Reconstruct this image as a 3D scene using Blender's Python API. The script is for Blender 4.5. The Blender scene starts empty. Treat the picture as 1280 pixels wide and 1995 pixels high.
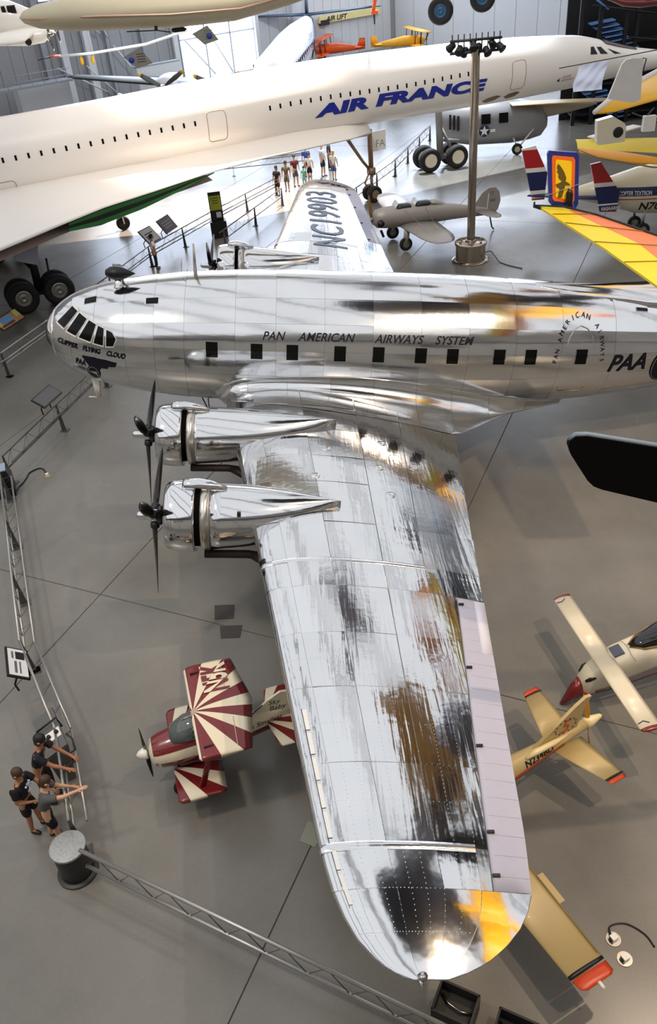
import bpy, bmesh, math, random
from mathutils import Vector, Matrix, Euler
S = bpy.context.scene
COL = S.collection
rnd = random.Random(7)
PI = math.pi
R_ = math.radians

# ------------------------------------------------------------------ camera
cam_data = bpy.data.cameras.new('camera')
cam_data.sensor_fit = 'VERTICAL'
cam_data.sensor_height = 36.0
cam_data.lens = 28.823
cam_data.clip_end = 600
cam = bpy.data.objects.new('camera', cam_data)
COL.objects.link(cam)
CAM_YAW, CAM_PITCH, CAM_ROLL, DECK = -0.0712, 0.9497, 0.0549, 0.1202
cam.matrix_world = (Matrix.Translation((7.2187, -20.4332, 12.4947)) @ Matrix.Rotation(DECK, 4, 'Y') @ Matrix.Rotation(CAM_YAW, 4, 'Z')
                    @ Matrix.Rotation(CAM_PITCH, 4, 'X') @ Matrix.Rotation(CAM_ROLL, 4, 'Z'))
S.camera = cam

# ------------------------------------------------------------------ world and lamps
W = bpy.data.worlds.new('hall_light')
S.world = W
W.use_nodes = True
W.node_tree.nodes['Background'].inputs[0].default_value = (0.945, 0.96, 0.995, 1)
W.node_tree.nodes['Background'].inputs[1].default_value = 0.84

def spot(name, loc, target, power, col, size, angle, blend=.35):
    d = bpy.data.lights.new(name, 'SPOT')
    d.energy = power; d.color = col; d.shadow_soft_size = size
    d.spot_size = R_(angle); d.spot_blend = blend
    o = bpy.data.objects.new(name, d); COL.objects.link(o)
    o.location = loc
    o.rotation_euler = (Vector(target) - Vector(loc)).to_track_quat('-Z', 'Y').to_euler()
    return o
spot('flood_lamp_south', (16, -17.5, 22), (13.5, -8, 0), 5000, (1.0, .72, .46), .22, 62, .7)
spot('flood_lamp_east', (16.6, -9.8, 20), (14.5, -6, 0), 4200, (1.0, .76, .54), .14, 84, .6)
spot('flood_lamp_north', (4.5, 27, 26), (2.5, 23.5, 0), 105000, (1.0, .80, .64), .4, 40, .8)
spot('flood_lamp_far', (15, 36, 25), (13.5, 28, 0), 60000, (.86, .92, 1.0), .5, 44, .8)
spot('wall_fill_light', (12, 50, 21), (4, 84, 4), 7500, (.9, .95, 1.0), .6, 100, .6)  # fill light added to brighten the far wall
spot('flood_lamp_middle', (3, 2, 24), (8, 26, 3), 9000, (1.0, .88, .76), .6, 70, .8)
spot('flood_lamp_left', (-6, -14, 24), (1, -9, 0), 5600, (1.0, .86, .70), 1.2, 70, .8)
spot('added_up_light', (34, -14, 2.5), (22.8, -4.0, 22), 42000, (1.0, .86, .64), .3, 30, .6)  # added unseen spot, lights the overhead yellow plane from below

S.view_settings.view_transform = 'Standard'
S.view_settings.look = 'None'
S.view_settings.gamma = 1.0
S.view_settings.use_curve_mapping = False
S.view_settings.exposure = 0.25

# ------------------------------------------------------------------ helpers
def thing(name, label, cat, loc=(0, 0, 0), rz=0.0, group=None):
    o = bpy.data.objects.new(name, None)
    o.empty_display_size = .3
    COL.objects.link(o)
    o.location = loc
    o.rotation_euler = (0, 0, rz)
    o['label'] = label; o['category'] = cat
    if group: o['group'] = group
    return o

def tag(o, label, cat, group=None):
    o['label'] = label; o['category'] = cat
    if group: o['group'] = group
    return o

def struct(o):
    o['kind'] = 'structure'
    return o

class MB:
    """collects vertices and faces, then links them as one mesh object"""
    def __init__(s): s.v = []; s.f = []
    def add(s, vs, fs):
        b = len(s.v); s.v += [tuple(p) for p in vs]; s.f += [tuple(i + b for i in f) for f in fs]; return s
    def box(s, c, d, rot=None):
        c = Vector(c); hx, hy, hz = d[0] / 2, d[1] / 2, d[2] / 2
        ps = [Vector((x, y, z)) for x in (-hx, hx) for y in (-hy, hy) for z in (-hz, hz)]
        if rot is not None:
            m = rot if isinstance(rot, Matrix) else Euler(rot).to_matrix()
            ps = [m @ p for p in ps]
        return s.add([p + c for p in ps], [(0, 1, 3, 2), (4, 6, 7, 5), (0, 4, 5, 1), (2, 3, 7, 6), (0, 2, 6, 4), (1, 5, 7, 3)])
    def grid(s, fn, us, vs_):
        nu, nv = len(us), len(vs_)
        return s.add([fn(u, v) for u in us for v in vs_], [(i * nv + j, i * nv + j + 1, (i + 1) * nv + j + 1, (i + 1) * nv + j) for i in range(nu - 1) for j in range(nv - 1)])
    def loft(s, loops, caps=True):
        n = len(loops[0]); vs = [p for l in loops for p in l]
        fs = [(i * n + j, i * n + (j + 1) % n, (i + 1) * n + (j + 1) % n, (i + 1) * n + j) for i in range(len(loops) - 1) for j in range(n)]
        if caps:
            fs.append(tuple(range(n - 1, -1, -1))); fs.append(tuple((len(loops) - 1) * n + j for j in range(n)))
        return s.add(vs, fs)
    def tube(s, pts, r, n=6, caps=True):
        pts = [Vector(p) for p in pts]; m = len(pts)
        rs = r if isinstance(r, (list, tuple)) else [r] * m
        loops = []; up = None
        for i, p in enumerate(pts):
            t = (pts[min(i + 1, m - 1)] - pts[max(i - 1, 0)]).normalized()
            if up is None or abs(up.dot(t)) > .98: up = Vector((0, 0, 1)) if abs(t.z) < .95 else Vector((1, 0, 0))
            a = t.cross(up).normalized(); b = a.cross(t); up = b
            loops.append([p + (a * math.cos(2 * PI * k / n) + b * math.sin(2 * PI * k / n)) * rs[i] for k in range(n)])
        return s.loft(loops, caps)
    def lathe(s, prof, o=(0, 0, 0), axis=(0, 0, 1), n=16, caps=True):
        o = Vector(o); ax = Vector(axis).normalized()
        a = ax.orthogonal().normalized(); b = ax.cross(a)
        return s.loft([[o + ax * h + (a * math.cos(2 * PI * k / n) + b * math.sin(2 * PI * k / n)) * r for k in range(n)] for h, r in prof], caps)
    def prism(s, pts, fn, d):
        """2-D outline mapped by fn(u, v, w), thick from w=0 to w=d"""
        return s.loft([[fn(u, v, 0) for u, v in pts], [fn(u, v, d) for u, v in pts]])
    def sell(s, stations, n=20, ex=2.0):
        """superellipse loft along x: (x, zc, half width, half height[, yc])"""
        loops = []
        for st in stations:
            x, zc, w, h = st[:4]; yc = st[4] if len(st) > 4 else 0
            l = []
            for k in range(n):
                a = 2 * PI * k / n; c, q = math.cos(a), math.sin(a)
                l.append((x, yc + w * math.copysign(abs(c) ** (2 / ex), c), zc + h * math.copysign(abs(q) ** (2 / ex), q)))
            loops.append(l)
        return s.loft(loops)
    def foil(s, secs, n=10, rnd_=False):
        """aerofoil loft: each section (leading edge point, chord vector, thickness vector)"""
        loops = []
        for le, ch, th in secs:
            le, ch, th = Vector(le), Vector(ch), Vector(th); l = []
            for k in range(2 * n):
                t = -1 + k / n; x = t * t
                y = 5 * (.2969 * math.sqrt(x) - .126 * x - .3516 * x * x + .2843 * x ** 3 - .1036 * x ** 4)
                l.append(le + ch * x + th * (y * (1 if t >= 0 else -1)))
            loops.append(l)
        return s.loft(loops)
    def build(s, name, mat, parent=None, smooth=True, label=None, kind=None, auto=None):
        me = bpy.data.meshes.new(name)
        me.from_pydata(s.v, [], s.f)
        me.validate(); me.update()
        bm = bmesh.new(); bm.from_mesh(me)
        bmesh.ops.recalc_face_normals(bm, faces=bm.faces)
        if smooth and auto:
            for e in bm.edges:
                if len(e.link_faces) == 2 and e.calc_face_angle(0) > auto: e.smooth = False
        for f in bm.faces: f.smooth = smooth
        bm.to_mesh(me); bm.free()
        if mat is not None: me.materials.append(mat)
        o = bpy.data.objects.new(name, me); COL.objects.link(o)
        if parent is not None: o.parent = parent
        if label: o['label'] = label
        if kind: o['kind'] = kind
        return o

def copy_tree(o, parent=None):
    c = o.copy(); COL.objects.link(c)
    if parent is not None: c.parent = parent
    for ch in list(o.children): copy_tree(ch, c)
    return c

def lin(r, g, b):
    f = lambda c: (c / 255 / 12.92) if c / 255 <= .04045 else ((c / 255 + .055) / 1.055) ** 2.4
    return (f(r), f(g), f(b), 1)

MATS = {}
def mat(name, rgb, rough=.5, metal=0.0, var=.08, nscale=3.0, bump=0.0, bscale=40.0, coat=0.0, emit=0.0, spec=.5, alpha=None):
    if name in MATS: return MATS[name]
    m = bpy.data.materials.new(name); MATS[name] = m
    m.use_nodes = True
    nt = m.node_tree; b = nt.nodes['Principled BSDF']
    c = lin(*rgb)
    b.inputs['Roughness'].default_value = rough
    b.inputs['Metallic'].default_value = metal
    b.inputs['Specular IOR Level'].default_value = spec
    b.inputs['Coat Weight'].default_value = coat
    tc = nt.nodes.new('ShaderNodeTexCoord')
    nz = nt.nodes.new('ShaderNodeTexNoise'); nz.inputs['Scale'].default_value = nscale; nz.inputs['Detail'].default_value = 4
    nt.links.new(tc.outputs['Object'], nz.inputs['Vector'])
    mx = nt.nodes.new('ShaderNodeMix'); mx.data_type = 'RGBA'
    mx.inputs[6].default_value = tuple(k * (1 - var) for k in c[:3]) + (1,)
    mx.inputs[7].default_value = tuple(min(1, k * (1 + var)) for k in c[:3]) + (1,)
    nt.links.new(nz.outputs['Fac'], mx.inputs[0])
    nt.links.new(mx.outputs[2], b.inputs['Base Color'])
    if bump:
        n2 = nt.nodes.new('ShaderNodeTexNoise'); n2.inputs['Scale'].default_value = bscale; n2.inputs['Detail'].default_value = 3
        nt.links.new(tc.outputs['Object'], n2.inputs['Vector'])
        bp = nt.nodes.new('ShaderNodeBump'); bp.inputs['Strength'].default_value = bump; bp.inputs['Distance'].default_value = .02
        nt.links.new(n2.outputs['Fac'], bp.inputs['Height']); nt.links.new(bp.outputs[0], b.inputs['Normal'])
    if emit:
        b.inputs['Emission Color'].default_value = c; b.inputs['Emission Strength'].default_value = emit
    if alpha is not None:
        b.inputs['Alpha'].default_value = alpha
    return m

def aluminium(name, rgb=(226, 227, 228), rough=.13, ribs=(1, 1, 1), wav=.12, fine=.06, dist=.03):
    """polished sheet metal: slow waviness plus long ripples along the stringers, a little different from sheet to sheet"""
    m = bpy.data.materials.new(name); MATS[name] = m
    m.use_nodes = True
    nt = m.node_tree; b = nt.nodes['Principled BSDF']; L = nt.links.new
    b.inputs['Metallic'].default_value = 1
    tc = nt.nodes.new('ShaderNodeTexCoord'); oi = nt.nodes.new('ShaderNodeObjectInfo')
    mr = nt.nodes.new('ShaderNodeMapRange'); mr.inputs[3].default_value = rough * .7; mr.inputs[4].default_value = rough * 1.4
    L(oi.outputs['Random'], mr.inputs[0]); L(mr.outputs[0], b.inputs['Roughness'])
    c = lin(*rgb)
    mx = nt.nodes.new('ShaderNodeMix'); mx.data_type = 'RGBA'
    mx.inputs[6].default_value = tuple(k * .86 for k in c[:3]) + (1,); mx.inputs[7].default_value = c
    nz0 = nt.nodes.new('ShaderNodeTexNoise'); nz0.inputs['Scale'].default_value = 1.3; nz0.inputs['Detail'].default_value = 5
    L(tc.outputs['Object'], nz0.inputs['Vector'])
    ad = nt.nodes.new('ShaderNodeMath'); ad.operation = 'MULTIPLY_ADD'; ad.inputs[1].default_value = .5
    L(oi.outputs['Random'], ad.inputs[0]); L(nz0.outputs['Fac'], ad.inputs[2])
    L(ad.outputs[0], mx.inputs[0]); L(mx.outputs[2], b.inputs['Base Color'])
    n1 = nt.nodes.new('ShaderNodeTexNoise'); n1.inputs['Scale'].default_value = 1.0; n1.inputs['Detail'].default_value = 2
    mp = nt.nodes.new('ShaderNodeMapping'); mp.inputs['Scale'].default_value = ribs
    L(tc.outputs['Object'], mp.inputs['Vector']); L(mp.outputs[0], n1.inputs['Vector'])
    n2 = nt.nodes.new('ShaderNodeTexNoise'); n2.inputs['Scale'].default_value = 4.5; n2.inputs['Detail'].default_value = 2
    L(tc.outputs['Object'], n2.inputs['Vector'])
    b1 = nt.nodes.new('ShaderNodeBump'); b1.inputs['Strength'].default_value = wav; b1.inputs['Distance'].default_value = dist
    b2 = nt.nodes.new('ShaderNodeBump'); b2.inputs['Strength'].default_value = fine; b2.inputs['Distance'].default_value = dist
    L(n1.outputs['Fac'], b1.inputs['Height']); L(n2.outputs['Fac'], b2.inputs['Height'])
    L(b1.outputs[0], b2.inputs['Normal']); L(b2.outputs[0], b.inputs['Normal'])
    return m

def text_faces(txt, size=1.0, shear=0.0, bold=0.0, spacing=1.0, align='LEFT', slices=0, wide=1.0):
    """outline text as flat triangles: [(u, v)], [faces]; sliced in u and v so it can be wrapped round a surface"""
    cu = bpy.data.curves.new('lettering', 'FONT')
    cu.body = txt; cu.size = size; cu.shear = shear; cu.offset = bold; cu.space_character = spacing; cu.align_x = align
    cu.resolution_u = 4
    o = bpy.data.objects.new('lettering', cu); COL.objects.link(o)
    bpy.context.view_layer.update()
    me = bpy.data.meshes.new_from_object(o.evaluated_get(bpy.context.evaluated_depsgraph_get()))
    bm = bmesh.new(); bm.from_mesh(me)
    if slices:
        hs = [size * .75 * (k / slices) for k in range(-1, slices + 2)]
        for h in hs:
            g = bm.verts[:] + bm.edges[:] + bm.faces[:]
            bmesh.ops.bisect_plane(bm, geom=g, plane_co=(0, h, 0), plane_no=(0, 1, 0))
    bm.verts.index_update()
    vs = [(v.co.x * wide, v.co.y) for v in bm.verts]; fs = [tuple(v.index for v in f.verts) for f in bm.faces]
    bm.free(); bpy.data.objects.remove(o); bpy.data.curves.remove(cu); bpy.data.meshes.remove(me)
    return vs, fs

def lettering(txt, fn, mat_, parent, name='lettering', smooth=False, **kw):
    vs, fs = text_faces(txt, **kw)
    mb = MB(); mb.add([fn(u, v) for u, v in vs], fs)
    return mb.build(name, mat_, parent, smooth=False)

def lerp(tab, x):
    if x <= tab[0][0]: return tab[0][1]
    for (a, p), (b, q) in zip(tab, tab[1:]):
        if x <= b: return p + (q - p) * (x - a) / (b - a)
    return tab[-1][1]

def smooth_tab(tab, x):
    """Catmull-Rom through (x, y) points"""
    if x <= tab[0][0]: return tab[0][1]
    if x >= tab[-1][0]: return tab[-1][1]
    for i in range(len(tab) - 1):
        if x <= tab[i + 1][0]:
            x0, y0 = tab[i]; x1, y1 = tab[i + 1]; h = x1 - x0; t = (x - x0) / h
            m0 = (y1 - tab[i - 1][1]) / (x1 - tab[i - 1][0]) if i else (y1 - y0) / h
            m1 = (tab[i + 2][1] - y0) / (tab[i + 2][0] - x0) if i + 2 < len(tab) else (y1 - y0) / h
            return (2 * t**3 - 3 * t**2 + 1) * y0 + (t**3 - 2 * t**2 + t) * h * m0 + (-2 * t**3 + 3 * t**2) * y1 + (t**3 - t**2) * h * m1

def smooth_path(pts, n=6):
    pts = [Vector(p) for p in pts]; out = []
    for i in range(len(pts) - 1):
        p0, p1, p2, p3 = pts[max(i - 1, 0)], pts[i], pts[i + 1], pts[min(i + 2, len(pts) - 1)]
        for k in range(n):
            t = k / n; out.append(.5 * (2 * p1 + (p2 - p0) * t + (2 * p0 - 5 * p1 + 4 * p2 - p3) * t * t + (3 * p1 - p0 - 3 * p2 + p3) * t ** 3))
    return out + [pts[-1]]

def frange(a, b, n): return [a + (b - a) * k / n for k in range(n + 1)]

def wheel(mb_t, mb_h, c, r, w, axis=(0, 1, 0), hub=.5):
    """tyre into mb_t, hub into mb_h"""
    ax = Vector(axis).normalized(); c = Vector(c)
    mb_t.lathe([(-w * .35, r * hub), (-w * .5, r * .72), (-w * .46, r * .9), (-w * .25, r * .985), (0, r), (w * .25, r * .985), (w * .46, r * .9), (w * .5, r * .72), (w * .35, r * hub)], c, ax, 28, False)
    mb_h.lathe([(-w * .36, r * .12), (-w * .40, r * .14), (-w * .30, r * .22), (-w * .30, r * hub * .82), (-w * .38, r * hub * 1.02), (w * .38, r * hub * 1.02), (w * .30, r * hub * .82), (w * .30, r * .22), (w * .40, r * .14), (w * .36, r * .12)], c, ax, 24)

# ------------------------------------------------------------------ materials
M_ALU = aluminium('polished_fuselage_sheet', ribs=(.8, 5, 5), wav=.08, fine=.05)
M_WING = aluminium('polished_wing_sheet', ribs=(9, .6, 1), wav=.15, fine=.07, rough=.10)
M_TIP = aluminium('polished_tip_sheet', ribs=(3, .8, 1), wav=.05, fine=.05, rough=.07)
M_COWL = aluminium('polished_cowling', ribs=(2, 2, 2), wav=.04, fine=.02, rough=.06)
M_CORE = mat('seam_metal', (186, 184, 180), .35, .9)
M_FABRIC = mat('silver_doped_fabric', (172, 172, 188), .55, 0, .04, 9, .08, 60)
M_BLACK = mat('black_rubber', (22, 22, 23), .75)
M_BLK = mat('black_paint', (16, 16, 18), .4)
M_NAVY = mat('navy_lettering', (15, 14, 30), .45, spec=.3)
M_GLASS = mat('dark_window_glass', (10, 12, 12), .12, 0, .3, 2, spec=.18)
M_STEEL = mat('brushed_steel', (168, 164, 158), .28, 1, .08, 6)
M_GREY = mat('grey_paint', (140, 142, 142), .45)
M_WHITE = mat('white_paint', (236, 232, 224), .32, 0, .03, coat=.3)
M_CREAM = mat('cream_paint', (222, 212, 186), .3, 0, .04, coat=.3)
M_RED = mat('dark_red_paint', (112, 24, 26), .25, 0, .06, coat=.5)
M_RED2 = mat('red_paint', (176, 30, 34), .3, 0, .05, coat=.3)
M_YELLOW = mat('yellow_paint', (240, 188, 20), .35, 0, .05)
M_ORANGE = mat('orange_paint', (216, 84, 24), .4, 0, .06)
M_SILVER = mat('silver_paint', (176, 172, 166), .38, .6, .06, 3)
M_BLADE = mat('propeller_metal', (84, 82, 82), .18, .9)
M_DKSTEEL = mat('dark_steel', (58, 58, 58), .45, .6)
# ------------------------------------------------------------------ setting: floor of concrete slabs
AZ = R_(25.58)                                   # the hall's long axis
HU = Vector((math.cos(AZ), math.sin(AZ), 0)); HW = Vector((-math.sin(AZ), math.cos(AZ), 0))
def hall(s, d, z=0.0): return HU * s + HW * d + Vector((0, 0, z))

def concrete():
    m = bpy.data.materials.new('polished_concrete'); m.use_nodes = True
    nt = m.node_tree; b = nt.nodes['Principled BSDF']; L = nt.links.new
    ge = nt.nodes.new('ShaderNodeNewGeometry')
    n1 = nt.nodes.new('ShaderNodeTexNoise'); n1.inputs['Scale'].default_value = .35; n1.inputs['Detail'].default_value = 6; n1.inputs['Roughness'].default_value = .6
    n2 = nt.nodes.new('ShaderNodeTexNoise'); n2.inputs['Scale'].default_value = 28; n2.inputs['Detail'].default_value = 3
    L(ge.outputs['Position'], n1.inputs['Vector']); L(ge.outputs['Position'], n2.inputs['Vector'])
    cr = nt.nodes.new('ShaderNodeValToRGB')
    cr.color_ramp.elements[0].position = .3; cr.color_ramp.elements[0].color = lin(116, 113, 106)
    cr.color_ramp.elements[1].position = .72; cr.color_ramp.elements[1].color = lin(138, 135, 127)
    L(n1.outputs['Fac'], cr.inputs[0])
    mx = nt.nodes.new('ShaderNodeMix'); mx.data_type = 'RGBA'; mx.blend_type = 'MULTIPLY'; mx.inputs[0].default_value = .25
    L(cr.outputs[0], mx.inputs[6]); L(n2.outputs['Color'], mx.inputs[7])
    hs = nt.nodes.new('ShaderNodeHueSaturation'); hs.inputs['Value'].default_value = 1.0; hs.inputs['Saturation'].default_value = .9
    L(mx.outputs[2], hs.inputs['Color']); L(hs.outputs[0], b.inputs['Base Color'])
    rr = nt.nodes.new('ShaderNodeMapRange'); rr.inputs[3].default_value = .20; rr.inputs[4].default_value = .32
    L(n1.outputs['Fac'], rr.inputs[0]); L(rr.outputs[0], b.inputs['Roughness'])
    return m
M_CONC = concrete()
M_JOINT = mat('joint_filler', (70, 62, 50), .8)
g = MB(); g.add([hall(-60, -45, -.012), hall(140, -45, -.012), hall(140, 150, -.012), hall(-60, 150, -.012)], [(0, 1, 2, 3)])
FLOOR = struct(g.build('floor', M_JOINT, smooth=False))
PITCH, PITCH2 = 7.32, 14.64; GAP = .018; JA = R_(65)
JU = Vector((math.cos(JA), math.sin(JA), 0)); JW = Vector((-math.sin(JA), math.cos(JA), 0))
# joints at JW = W0 + k*PITCH and, crossing them, at JU = U0 + k*PITCH2
W0, U0 = 3.63, -4.5
slab = None
for i in range(-3, 9):
    for j in range(-9, 9):
        c = JU * (U0 + (i + .5) * PITCH2) + JW * (W0 + (j + .5) * PITCH)
        if slab is None:
            h2 = PITCH / 2 - GAP / 2; h = PITCH2 / 2 - GAP / 2; e = .006
            q = MB(); q.loft([[(-h + d, -h2 + d, z), (h - d, -h2 + d, z), (h - d, h2 - d, z), (-h + d, h2 - d, z)] for d, z in ((0, -.1), (0, -e), (e, 0))])
            slab = q.build('concrete_slab', M_CONC, FLOOR, smooth=False); o = slab
        else:
            o = slab.copy(); COL.objects.link(o); o.parent = FLOOR
        o.location = c; o.rotation_euler = (0, 0, JA)
# ------------------------------------------------------------------ the polished four-engined airliner (local x aft, y starboard, z up; nose at 0)
BASE = Vector((6.2, 0, -4.75))                   # between the main wheels
AIR = thing('airliner', 'big polished silver four-engined propeller airliner across the middle of the hall', 'airplane')
AIR.rotation_euler = (0, DECK, 0)
AIR.location = Matrix.Rotation(DECK, 3, 'Y') @ BASE + Vector((0, 0, 4.3))
def ap(mb, name, m, parent=None, **kw):
    o = mb.build(name, m, parent or AIR, **kw)
    if parent is None: o.location = -BASE
    return o

FR = [(0, .02), (.06, .30), (.22, .56), (.45, .80), (.9, 1.07), (1.5, 1.27), (2.2, 1.42), (3.2, 1.56), (4.3, 1.65), (6.0, 1.705), (9.5, 1.71), (11.5, 1.68), (13.4, 1.56), (15.0, 1.40), (17, 1.10), (19, .78), (21, .42), (22.4, .12), (22.66, .02)]
FZ = [(0, 0.0), (2, .03), (6, .06), (12, .08), (15, .16), (18, .28), (22.66, .5)]
def fus(x, a, off=0.0):
    """point on the hull; a = angle from the top towards port"""
    r = smooth_tab(FR, x) + off
    return Vector((x, -r * math.sin(a), lerp(FZ, x) + r * math.cos(a)))
core = MB()
xs = [0, .03, .08, .15, .25, .4, .6, .9, 1.3, 1.8, 2.4, 3.2, 4.2, 5.5, 7, 8.5, 10, 11.5, 13, 14.5, 16, 17.5, 19, 20.5, 21.8, 22.6]
core.loft([[fus(x, 2 * PI * k / 48, -.012 if x > .02 else 0) for k in range(48)] for x in xs])
ap(core, 'fuselage', M_CORE)
cap = MB(); cap.loft([[fus(x, 2 * PI * k / 40, .004) for k in range(40)] for x in (0.0, .02, .05, .1, .17, .26, .345)], True)
ap(cap, 'nose_cap', M_COWL)
STN = [.36, .85, 1.5, 2.25, 3.0, 3.75, 5.0, 6.0, 7.2, 8.4, 9.6, 10.8, 12.0, 13.2, 14.6, 16.2, 18.2, 20.4, 22.4]
NB = 16
def skin_panel(fn, u0, u1, v0, v1, nu, nv, name, m, gap_u, gap_v, tilt=.004, lift=0.0):
    tu, tv = rnd.uniform(-tilt, tilt), rnd.uniform(-tilt, tilt)
    us = frange(u0 + gap_u, u1 - gap_u, nu); vs = frange(v0 + gap_v, v1 - gap_v, nv)
    g = MB()
    def f(u, v):
        a, b = (u - u0) / (u1 - u0) - .5, (v - v0) / (v1 - v0) - .5
        return fn(u, v, lift + .004 + tu * a + tv * b)
    g.grid(f, us, vs)
    return ap(g, name, m)
for i in range(len(STN) - 1):
    for j in range(NB):
        a0 = -PI + 2 * PI * (j + .5) / NB; a1 = a0 + 2 * PI / NB
        skin_panel(fus, STN[i], STN[i + 1], a0, a1, 6, 5, 'fuselage_panel', M_ALU, .0025, .0012, .006)

# wing ------------------------------------------------------------
DIH = .0787
LE_T = [(0, 4.50), (14.6, 6.66), (15.06, 6.745), (15.4, 6.83), (15.7, 6.94), (15.95, 7.07), (16.15, 7.23), (16.28, 7.38), (16.36, 7.53), (16.395, 7.66)]
TE_T = [(0, 10.76), (14.6, 9.27), (15.40, 9.15), (15.62, 9.05), (15.82, 8.91), (16.0, 8.73), (16.16, 8.52), (16.28, 8.30), (16.36, 8.10), (16.395, 7.95)]
def wing_pt(side, y, t, off=0.0):
    """side +1 starboard / -1 port; t from -1 (lower trailing edge) through 0 (leading edge) to 1 (upper trailing edge)"""
    le, te = lerp(LE_T, y), lerp(TE_T, y); c = te - le
    th = c * (.17 - .07 * min(1, y / 15.0))
    if y > 15: th *= max(.12, math.sqrt(max(0, 1 - ((y - 15) / 1.42) ** 2)))
    x = t * t
    yt = 5 * (.2969 * abs(t) - .126 * x - .3516 * x * x + .2843 * x ** 3 - .1036 * x ** 4)
    s = 1 if t >= 0 else -1
    z = -1.17 + DIH * y - .035 * x * c + s * yt * th + .05 * c * x * (1 - x) 
    dyt = 5 * (.14845 / max(abs(t), .05) - .126 - .7032 * x + .8529 * x * x - .4144 * x ** 3) * th / c
    n = Vector((-dyt, 0, s)).normalized()
    return Vector((le + c * x, side * y, z)) + n * off
AIL0, AIL1 = 9.8, 15.40
def ail_frac(y):   # chord fraction of the aileron's front edge
    le, te = lerp(LE_T, y), lerp(TE_T, y)
    xf = 9.27 + (8.69 - 9.27) * (y - AIL0) / (AIL1 - AIL0)
    return (xf - le) / (te - le)
YS = [1.45, 2.7, 3.9, 5.2, 6.3, 7.8, 9.05, 9.8, 11.0, 12.2, 13.6, 14.85, 15.4, 16.385]
TS = [-.30, .12, .34, .56, .74, .86, 1.0]
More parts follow.
